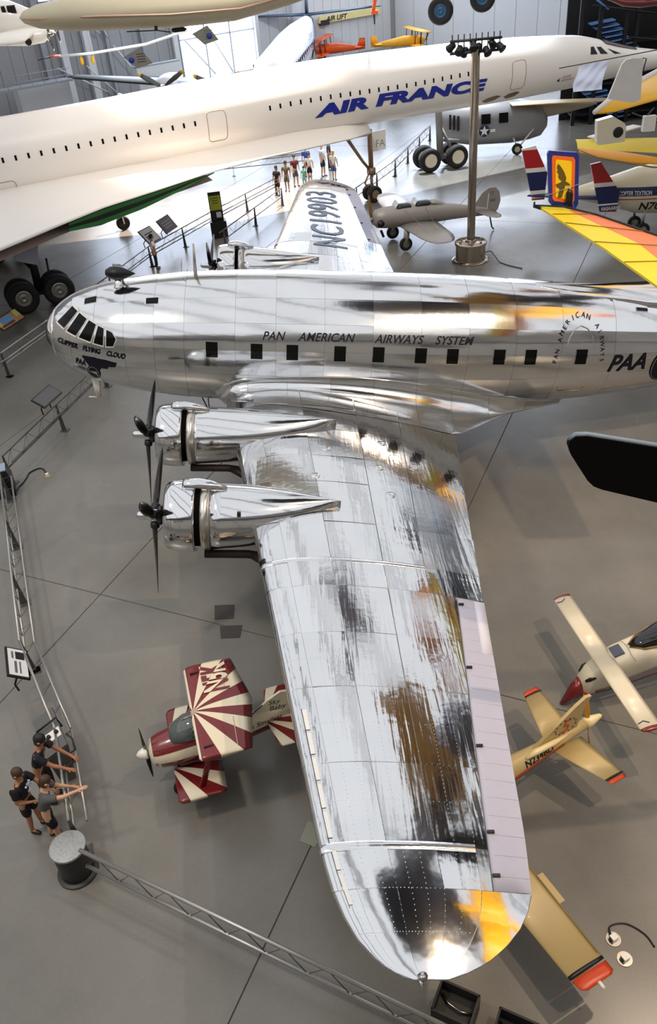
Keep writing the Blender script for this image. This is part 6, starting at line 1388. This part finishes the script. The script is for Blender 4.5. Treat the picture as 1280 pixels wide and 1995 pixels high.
# tilted notice boards
def board(lab, loc, rz, w, h, tilt, z, m_face, rows, legs=True, backm=None, marks=None):
    t = thing('notice_board', lab, 'sign', (loc[0], loc[1], 0), rz, 'notice boards on the barriers')
    R = Euler((tilt, 0, 0)).to_matrix(); c = Vector((0, 0, z))
    g = MB(); g.box(c, (w, h, .04), R); fb = g.build('frame', backm or M_BLK, t, smooth=False)
    g = MB(); g.box(c + R @ Vector((0, 0, .022)), (w - .08, h - .08, .008), R); g.build('panel', m_face, t, smooth=False)
    for (x, y, a, b, mm) in rows:
        g = MB(); g.box(c + R @ Vector((x, y, .028)), (a, b, .004), R); g.build('printed_block', mm, fb, smooth=False)
    for x in (-w * .22, w * .22):
        g = MB(); g.tube([(x, 0, z - .03), (x, h * .35, z - .35), (x, h * .3, .46)], .022, 6); g.build('bracket', M_BLK, t)
    return t
M_PRN = mat('print_grey', (96, 98, 102), .6); M_PAP = mat('white_notice', (232, 232, 232), .4)
board('white notice board with dark print on the left edge barrier', (.60, -8.72), math.atan2(-2.6, .9) + PI, .86, .46, R_(38), 1.0, M_PAP, [(-.15, .05, .34, .05, M_PRN), (-.15, -.04, .34, .03, M_PRN), (.2, -.05, .22, .18, M_BLK), (.2, .1, .2, .04, M_PRN)])
board('dark notice board seen edge-on on the barrier under the nose', (-1.62, 2.95), math.atan2(5.9, 1.9), 1.05, .5, R_(30), 1.02, M_POD, [])
board('coloured picture board lying behind the left edge barrier', (-4.95, 10.35), math.atan2(2.2, .9), 1.35, .55, R_(40), .8, mat('picture_orange', (176, 120, 70), .5, 0, .6, 4), [(-.1, .06, .6, .26, mat('picture_blue', (84, 150, 200), .5)), (.5, .1, .24, .3, mat('picture_green', (170, 176, 90), .5)), (-.2, -.14, .7, .1, mat('picture_brown', (84, 56, 34), .5)), (-.55, .05, .2, .3, mat('picture_sand', (204, 176, 120), .5))])
board('white notice board on the barrier near the delta airliner wheels', (-.62, 19.1), math.atan2(5, 2.6), .95, .8, R_(45), 1.0, M_PAP, [(0, .1, .6, .06, M_PRN), (-.1, -.1, .4, .2, M_PRN)])
board('dark red notice board with pale lettering beside the white board', (.05, 20.5), math.atan2(5, 2.6) + .1, 1.15, .75, R_(52), 1.05, mat('dark_red_board', (74, 46, 44), .5), [(0, .14, .8, .05, M_GREY), (0, 0, .8, .05, M_GREY), (0, -.14, .6, .05, M_GREY)])
# black kiosk with a lime sign
t = thing('kiosk', 'black box kiosk with a lime green sign standing on the floor beyond the far engine', 'kiosk', (2.45, 21.3, 0), R_(8))
g = MB(); g.box((0, 0, .4), (.80, .6, .8)); g.build('body', M_BLK, t, smooth=False)
g = MB(); g.box((0, .1, 1.45), (.62, .07, 1.35), (R_(-4), 0, 0)); p_ = g.build('sign_frame', M_BLK, t, smooth=False)
g = MB(); g.box((0, .06, 1.62), (.54, .03, .68), (R_(-4), 0, 0)); g.build('lime_panel', mat('lime_panel', (176, 190, 50), .5), t, smooth=False)
for k in range(3):
    g = MB(); g.box((0, .035, 1.85 - .12 * k), (.36 - .05 * k, .02, .035), (R_(-4), 0, 0)); g.build('printed_row', mat('olive_print', (96, 110, 30), .6), p_, smooth=False)
g = MB(); g.box((.1, .04, 1.05), (.24, .03, .26), (R_(-4), 0, 0)); g.build('small_notice', M_PAP, p_, smooth=False)
# dark sunken display boxes at the bottom
for (x, y, rz, lab) in ((8.25, -15.32, -28, 'low dark open box with a pale cable inside near the silver wing tip'), (8.98, -15.74, -28, 'low dark open box cut by the bottom edge of the picture')):
    t = thing('floor_box', lab, 'box', (x, y, 0), R_(rz), 'low boxes at the bottom')
    for dx, dy, a, b in ((0, .21, .56, .03), (0, -.21, .56, .03), (.27, 0, .03, .42), (-.27, 0, .03, .42)):
        g = MB(); g.box((dx, dy, .2), (a, b, .4)); g.build('side_panel', mat('dark_box', (34, 32, 32), .6), t, smooth=False)
    g = MB(); g.box((0, 0, .16), (.54, .42, .02)); g.build('inner_base', mat('dark_box', (34, 32, 32), .6), t, smooth=False)
    g = MB(); g.tube([(-.24, .12, .2), (-.1, .02, .22), (.08, -.02, .22), (.24, .02, .2)], .018, 6); g.build('pale_cable', M_STEEL, t)
# floor fittings
def plate(name, lab, cat, pts, h, m, grp=None):
    c = sum((Vector((p[0], p[1], 0)) for p in pts), Vector()) / len(pts)
    g = MB(); g.loft([[Vector((p[0], p[1], z)) - c for p in pts] for z in (.0015, h)]); o = g.build(name, m, smooth=False); o.location = c; tag(o, lab, cat, grp); return o
M_MATT = mat('rubber_mat', (72, 70, 66), .8, 0, .1, 20)
plate('floor_mat', 'upper dark rectangular mat on the floor between engine and biplane', 'mat', [(4.21, -6.37), (4.67, -6.40), (4.67, -6.86), (4.25, -6.84)], .012, M_MATT)
plate('floor_mat', 'lower dark rectangular mat on the floor between engine and biplane', 'mat', [(4.38, -7.07), (4.88, -7.10), (4.85, -7.48), (4.43, -7.46)], .012, M_MATT)
plate('floor_hatch', 'pale greenish square floor hatch beside the silver leading edge', 'hatch', [(6.24, -12.1), (6.10, -12.46), (6.36, -12.60), (6.56, -12.2)], .01, mat('greenish_plate', (138, 144, 128), .35, .2))
for (x, y, lab) in ((10.73, -14.46, 'upper white floor socket on a round plate at the lower right'), (10.80, -14.75, 'lower white floor socket on a round plate at the lower right')):
    t = thing('floor_socket', lab, 'socket', (x, y, 0), R_(25))
    g = MB(); g.lathe([(0.001, .115), (.012, .11)], (0, 0, 0), (0, 0, 1), 24); g.build('round_plate', M_STEEL, t, auto=R_(30))
    g = MB(); g.box((0, 0, .05), (.10, .09, .08)); g.build('socket_box', M_WHITE, t, smooth=False); g = MB(); g.box((-.056, 0, .05), (.012, .05, .05)); g.build('socket_face', M_DKSTEEL, t, smooth=False)
g = MB(); g.tube(smooth_path([(10.70, -14.42, .06), (10.74, -14.27, .015), (10.98, -14.25, .015), (11.2, -14.42, .015), (11.28, -14.62, .015)]), .012, 6); tag(g.build('floor_cable', M_BLK), 'black cable curving over the floor by the two sockets', 'cable')
t = thing('floor_socket', 'small pale floor socket at the end of a black cable by the left edge', 'socket', (-1.13, -.16, 0), R_(25))
g = MB(); g.lathe([(0.001, .11), (.012, .105)], (0, 0, 0), (0, 0, 1), 20); g.build('round_plate', mat('brass_plate', (168, 150, 104), .4, .5), t, auto=R_(30)); g = MB(); g.box((0, .02, .05), (.09, .09, .08)); g.build('socket_box', M_WHITE, t, smooth=False)
g = MB(); g.tube(smooth_path([(-1.86, -.95, .03), (-1.84, -.6, .022), (-1.78, -.46, .022), (-1.74, -.15, .022), (-1.72, .1, .022), (-1.5, .30, .022), (-1.32, .2, .022), (-1.2, -.06, .05)]), .02, 6); tag(g.build('floor_cable', M_BLK), 'black cable snaking from the junction box at the left edge', 'cable')

# ------------------------------------------------------------------ people
def skin_obj(name, V, E, R, m, parent, root=0, sub=1, extra=None):
    me = bpy.data.meshes.new(name); me.from_pydata(V, E, [])
    o = bpy.data.objects.new(name, me); COL.objects.link(o)
    bm = bmesh.new(); bm.from_mesh(me); sl = bm.verts.layers.skin.verify(); bm.verts.ensure_lookup_table()
    for i, v in enumerate(bm.verts):
        r = R[i]; v[sl].radius = (r, r) if not isinstance(r, tuple) else r; v[sl].use_root = (i == root)
    bm.to_mesh(me); bm.free()
    md = o.modifiers.new('skin', 'SKIN'); md.use_smooth_shade = True; md.branch_smoothing = .3
    s = o.modifiers.new('sub', 'SUBSURF'); s.levels = sub; s.render_levels = sub
    bpy.context.view_layer.update()
    m2 = bpy.data.meshes.new_from_object(o.evaluated_get(bpy.context.evaluated_depsgraph_get()))
    bpy.data.objects.remove(o)
    for p in m2.polygons: p.use_smooth = True
    m2.materials.clear(); m2.materials.append(m); m2.name = name
    o = bpy.data.objects.new(name, m2); COL.objects.link(o); o.parent = parent
    return o
SKINS = [mat('skin_light', (214, 164, 132), .55), mat('skin_tan', (178, 124, 92), .55), mat('skin_brown', (120, 80, 58), .55)]
def person(lab, loc, rz, H, top, bottom, shoe, hair, skin=0, lean=0.0, hands=None, feet=None, long_hair=False, detail=False, long_trousers=False, group=None, turn=0.0, sleeve=.55):
    """local x is the way the person faces; hands / feet: targets (x, y, z) for left (y>0) and right"""
    t = thing('person', lab, 'person', (loc[0], loc[1], 0), rz, group)
    m = SKINS[skin]; k = H / 1.75
    hipc = Vector((0, 0, .93 * k))
    up = Vector((math.sin(lean), 0, math.cos(lean)))
    waist = hipc + up * .16 * k; chest = hipc + up * .38 * k; nb = hipc + up * .54 * k; hn = (up + Vector((-math.sin(lean) * .4, 0, 0))).normalized()
    jaw = nb + hn * .11 * k + Vector((.015, 0, 0)); head = jaw + hn * .075 * k; crown = head + hn * .075 * k
    feet = feet or ((.04, .10 * k), (-.04, -.10 * k)); hands = hands or ((.08, .26 * k, .80 * k), (.08, -.26 * k, .80 * k))
    V = [hipc, waist, chest, nb, jaw, head, crown]; Rr = [(.135 * k, .10 * k), (.12 * k, .09 * k), (.145 * k, .10 * k), .055 * k, .066 * k, .086 * k, .052 * k]
    E = [(0, 1), (1, 2), (2, 3), (3, 4), (4, 5), (5, 6)]
    J = {}
    for sd, ft, hd in ((1, feet[0], hands[0]), (-1, feet[1], hands[1])):
        hip = hipc + Vector((0, sd * .085 * k, -.05 * k)); ank = Vector((ft[0], ft[1], .075 * k)); kn = (hip + ank) / 2 + Vector((.035 * k, 0, .01)); toe = ank + Vector((.15 * k, sd * .02, -.045 * k)); heel = ank + Vector((-.02 * k, 0, -.03))
        i = len(V); V += [hip, (hip + kn) / 2, kn, (kn * .62 + ank * .38), ank, toe]; Rr += [.088 * k, .078 * k, .056 * k, .056 * k, .036 * k, .032 * k]; E += [(0, i), (i, i + 1), (i + 1, i + 2), (i + 2, i + 3), (i + 3, i + 4), (i + 4, i + 5)]
        sh = chest + up * .08 * k + Vector((0, sd * .185 * k, 0)); wr = Vector(hd); dv = wr - sh; L = dv.length; La = .29 * k; Lb = .26 * k
        if L > La + Lb: wr = sh + dv * ((La + Lb) * .99 / L); dv = wr - sh; L = dv.length
        c_ = (La * La - Lb * Lb + L * L) / (2 * L); hgt = math.sqrt(max(0, La * La - c_ * c_)); side_ = Vector((-.35, sd * .5, -1)); side_ -= dv.normalized() * side_.dot(dv.normalized()); side_.normalize()
        el = sh + dv.normalized() * c_ + side_ * hgt; fd = (wr - el).normalized(); palm = wr + fd * .06 * k
        i = len(V); V += [sh, (sh + el) / 2, el, el + (wr - el) * .4, wr, palm]; Rr += [.056 * k, .050 * k, .041 * k, .038 * k, .026 * k, (.036 * k, .018 * k)]; E += [(2, i), (i, i + 1), (i + 1, i + 2), (i + 2, i + 3), (i + 3, i + 4), (i + 4, i + 5)]
        J[sd] = (hip, kn, ank, toe, sh, el, wr, palm, fd)
        if detail:
            sv = fd.cross(Vector((0, 0, 1))); sv = sv.normalized() if sv.length > .1 else Vector((0, 1, 0)); dn = fd.cross(sv).normalized() * (1 if fd.cross(sv).z < 0 else -1)
            for q, (o_, ln) in enumerate(((-.030, .070), (-.010, .082), (.010, .078), (.029, .062))):
                a = palm + fd * .035 * k + sv * o_ * k; b_ = a + (fd + dn * .15) * ln * .55 * k; c2 = b_ + (fd + dn * .55) * ln * .5 * k
                j = len(V); V += [a, b_, c2]; Rr += [.011 * k, .009 * k, .007 * k]; E += [(i + 5, j), (j, j + 1), (j + 1, j + 2)]
            th0 = wr + fd * .03 * k + sv * (-sd * .034) * k; th1 = th0 + (fd * .7 - sv * sd * .6).normalized() * .045 * k; j = len(V); V += [th0, th1]; Rr += [.012 * k, .009 * k]; E += [(i + 4, j), (j, j + 1)]
    skin_obj('body', V, E, Rr, m, t)
    # shirt over the torso and upper arms
    V2 = [hipc - up * .02 * k, waist, chest, chest + up * .11 * k]; R2 = [(.158 * k, .128 * k), (.150 * k, .122 * k), (.172 * k, .130 * k), (.10 * k, .085 * k)]; E2 = [(0, 1), (1, 2), (2, 3)]
    for sd in (1, -1):
        sh, el = J[sd][4], J[sd][5]; i = len(V2); V2 += [sh, sh + (el - sh) * sleeve, sh + (el - sh) * (sleeve + .12)]; R2 += [.076 * k, .072 * k, .068 * k]; E2 += [(2, i), (i, i + 1), (i + 1, i + 2)]
    shirt = skin_obj('shirt', V2, E2, R2, top, t)
    V3 = [hipc + up * .05 * k, hipc - Vector((0, 0, .03 * k))]; R3 = [(.152 * k, .118 * k), (.150 * k, .12 * k)]; E3 = [(0, 1)]
    for sd in (1, -1):
        hip, kn, ank = J[sd][:3]; i = len(V3); e_ = ank + (kn - ank) * .1 if long_trousers else kn + (hip - kn) * .08
        V3 += [hip, (hip + kn) / 2, kn + (hip - kn) * .2, e_]; R3 += [.104 * k, .100 * k, .090 * k, .078 * k if not long_trousers else .058 * k]; E3 += [(1, i), (i, i + 1), (i + 1, i + 2), (i + 2, i + 3)]
    skin_obj('trousers' if long_trousers else 'shorts', V3, E3, R3, bottom, t, root=1)
    for sd in (1, -1):
        ank, toe = J[sd][2], J[sd][3]; a = ank - Vector((.035 * k, 0, .032 * k)); b_ = toe + Vector((.03 * k, 0, .006))
        a.z = .04 * k; b_.z = .034 * k
        skin_obj('shoe', [a, (a + b_) / 2 + Vector((0, 0, .012)), b_], [(0, 1), (1, 2)], [(.044 * k, .040 * k), (.048 * k, .042 * k), (.036 * k, .028 * k)], shoe, t)
    # hair: a cap over the top and back of the skull
    g = MB(); c = head + hn * .012 * k - Vector((.012 * k, 0, 0)); ra, rb, rc = .105 * k, .092 * k, .108 * k
    fx = (Vector((1, 0, 0)) - hn * hn.x).normalized(); fy = hn.cross(fx)
    def hp(a, b_):
        low = -.25 if math.cos(a) > .35 else (-.9 if not long_hair else -1.6)
        zz = 1 - b_ * (1 - low); r_ = math.sqrt(max(0, 1 - min(1, abs(zz)) ** 2)) if zz > -.3 else .92
        return c + fx * (ra * r_ * math.cos(a)) + fy * (rb * r_ * math.sin(a)) + hn * rc * zz
    g.grid(hp, frange(0, 2 * PI, 18), [0, .08, .2, .36, .55, .75, 1.0]); g.build('hair', hair, t)
    if detail:
        for sd in (1, -1):
            g = MB(); g.lathe([(-.012, .012), (0, .03), (.012, .018)], head + fy * sd * .088 * k - hn * .012, fy * sd, 10); g.build('ear', m, t)
            g = MB(); g.lathe([(-.004, .010), (.004, .007)], head + fx * .083 * k + fy * sd * .032 * k, fx, 8); g.build('eye', M_BLK, t)
        g = MB(); g.lathe([(-.02, .016), (.0, .014), (.02, .008)], head + fx * .088 * k - hn * .024 * k, fx, 8); g.build('nose', m, t)
        g = MB(); g.box(head + fx * .080 * k - hn * .058 * k, (.012, .045, .010)); g.build('mouth', mat('lips', (150, 88, 80), .5), t)
    return t, shirt, (chest, up)
HB, HD, HBL = mat('hair_brown', (72, 48, 32), .6, 0, .2, 30), mat('hair_dark', (28, 24, 22), .6, 0, .2, 30), mat('hair_blond', (206, 166, 96), .6, 0, .2, 30)
TEE_N, TEE_B, TEE_G = mat('navy_cloth', (26, 28, 40), .85), mat('black_cloth', (20, 20, 22), .85), mat('grey_cloth', (86, 88, 90), .85, 0, .12, 50)
person('man in navy tee and dark trousers leaning on the rail, topmost of the three', (1.62, -11.22), R_(-2), 1.78, TEE_N, mat('dark_trousers', (22, 22, 26), .85), M_BLK, HD, 1, .34, hands=((.66, .10, .95), (.70, -.16, .95)), detail=True, long_trousers=True)
p2_, sh2, (ch2, up2) = person('boy in black tee with white print between the other two at the rail', (1.50, -11.80), R_(-12), 1.66, TEE_B, TEE_B, M_BLK, HB, 1, .16, hands=((.52, .16, .93), (.26, -.12, .98)), detail=True)
for k in range(9):
    g = MB(); q = ch2 + Vector((.135 + .012 * rnd.random(), rnd.uniform(-.09, .09), rnd.uniform(-.14, .08))); g.box(q, (.03, .03, .03), (rnd.random(), rnd.random(), rnd.random())); g.build('white_print', mat('print_white', (196, 204, 216), .7), sh2, smooth=False)
person('boy in grey tee and black shorts pointing over the barrier with raised arm', (1.93, -12.08), R_(18), 1.68, TEE_G, TEE_B, M_BLK, HB, 0, .30, hands=((.50, .22, .95), (.95, -.30, 1.42)), feet=((-.10, .14), (.06, -.10)), detail=True)
def far(lab, x, y, rz, H, top, bot, hair, skin, **kw): person(lab, (x, y), R_(rz), H, top, bot, M_BLK, hair, skin, group='visitors beyond the far wing tip', **kw)
C = lambda n, c: mat(n, c, .85)
far('woman in black top and shorts, leftmost of the far visitors', 5.34, 27.93, -120, 1.62, TEE_B, TEE_B, HD, 1, long_hair=True)
far('woman in olive top and skirt-like shorts second from the left far away', 5.86, 28.7, -100, 1.66, C('olive_cloth', (92, 88, 64)), C('olive_cloth', (92, 88, 64)), HD, 1, long_hair=True)
far('man in dark red shirt among the far visitors', 6.36, 29.6, -60, 1.76, C('maroon_cloth', (96, 34, 40)), C('grey_shorts', (84, 84, 88)), HB, 0)
far('child in teal shirt beside the man in dark red', 6.85, 29.3, -80, 1.15, C('teal_cloth', (84, 176, 160)), C('teal_cloth', (84, 176, 160)), HD, 1)
far('man in bright blue shirt behind the far group', 7.05, 31.6, -70, 1.76, C('blue_cloth', (50, 84, 160)), TEE_B, HB, 0)
far('woman in white top and black bottoms in the far group', 7.2, 30.4, -90, 1.6, C('white_cloth', (226, 222, 218)), TEE_B, HB, 0, long_hair=True)
far('tall man in pale shirt and navy shorts in the far group', 8.0, 31.3, -30, 1.88, C('pale_cloth', (206, 212, 224)), C('navy_shorts', (36, 42, 70)), HB, 0)
far('person in dark clothes at the back of the far group', 8.45, 32.6, -10, 1.8, C('slate_cloth', (52, 56, 70)), C('slate_cloth', (52, 56, 70)), HD, 1, long_trousers=True)
far('blond woman in white top and blue shorts standing apart on the right', 8.62, 30.2, 60, 1.66, C('white_cloth', (226, 222, 218)), C('denim', (70, 96, 150)), HBL, 0, long_hair=True)
far('person in white shirt and black trousers behind the far engine', -.2, 17.2, 20, 1.6, C('white_cloth', (226, 222, 218)), TEE_B, HD, 1, long_trousers=True)
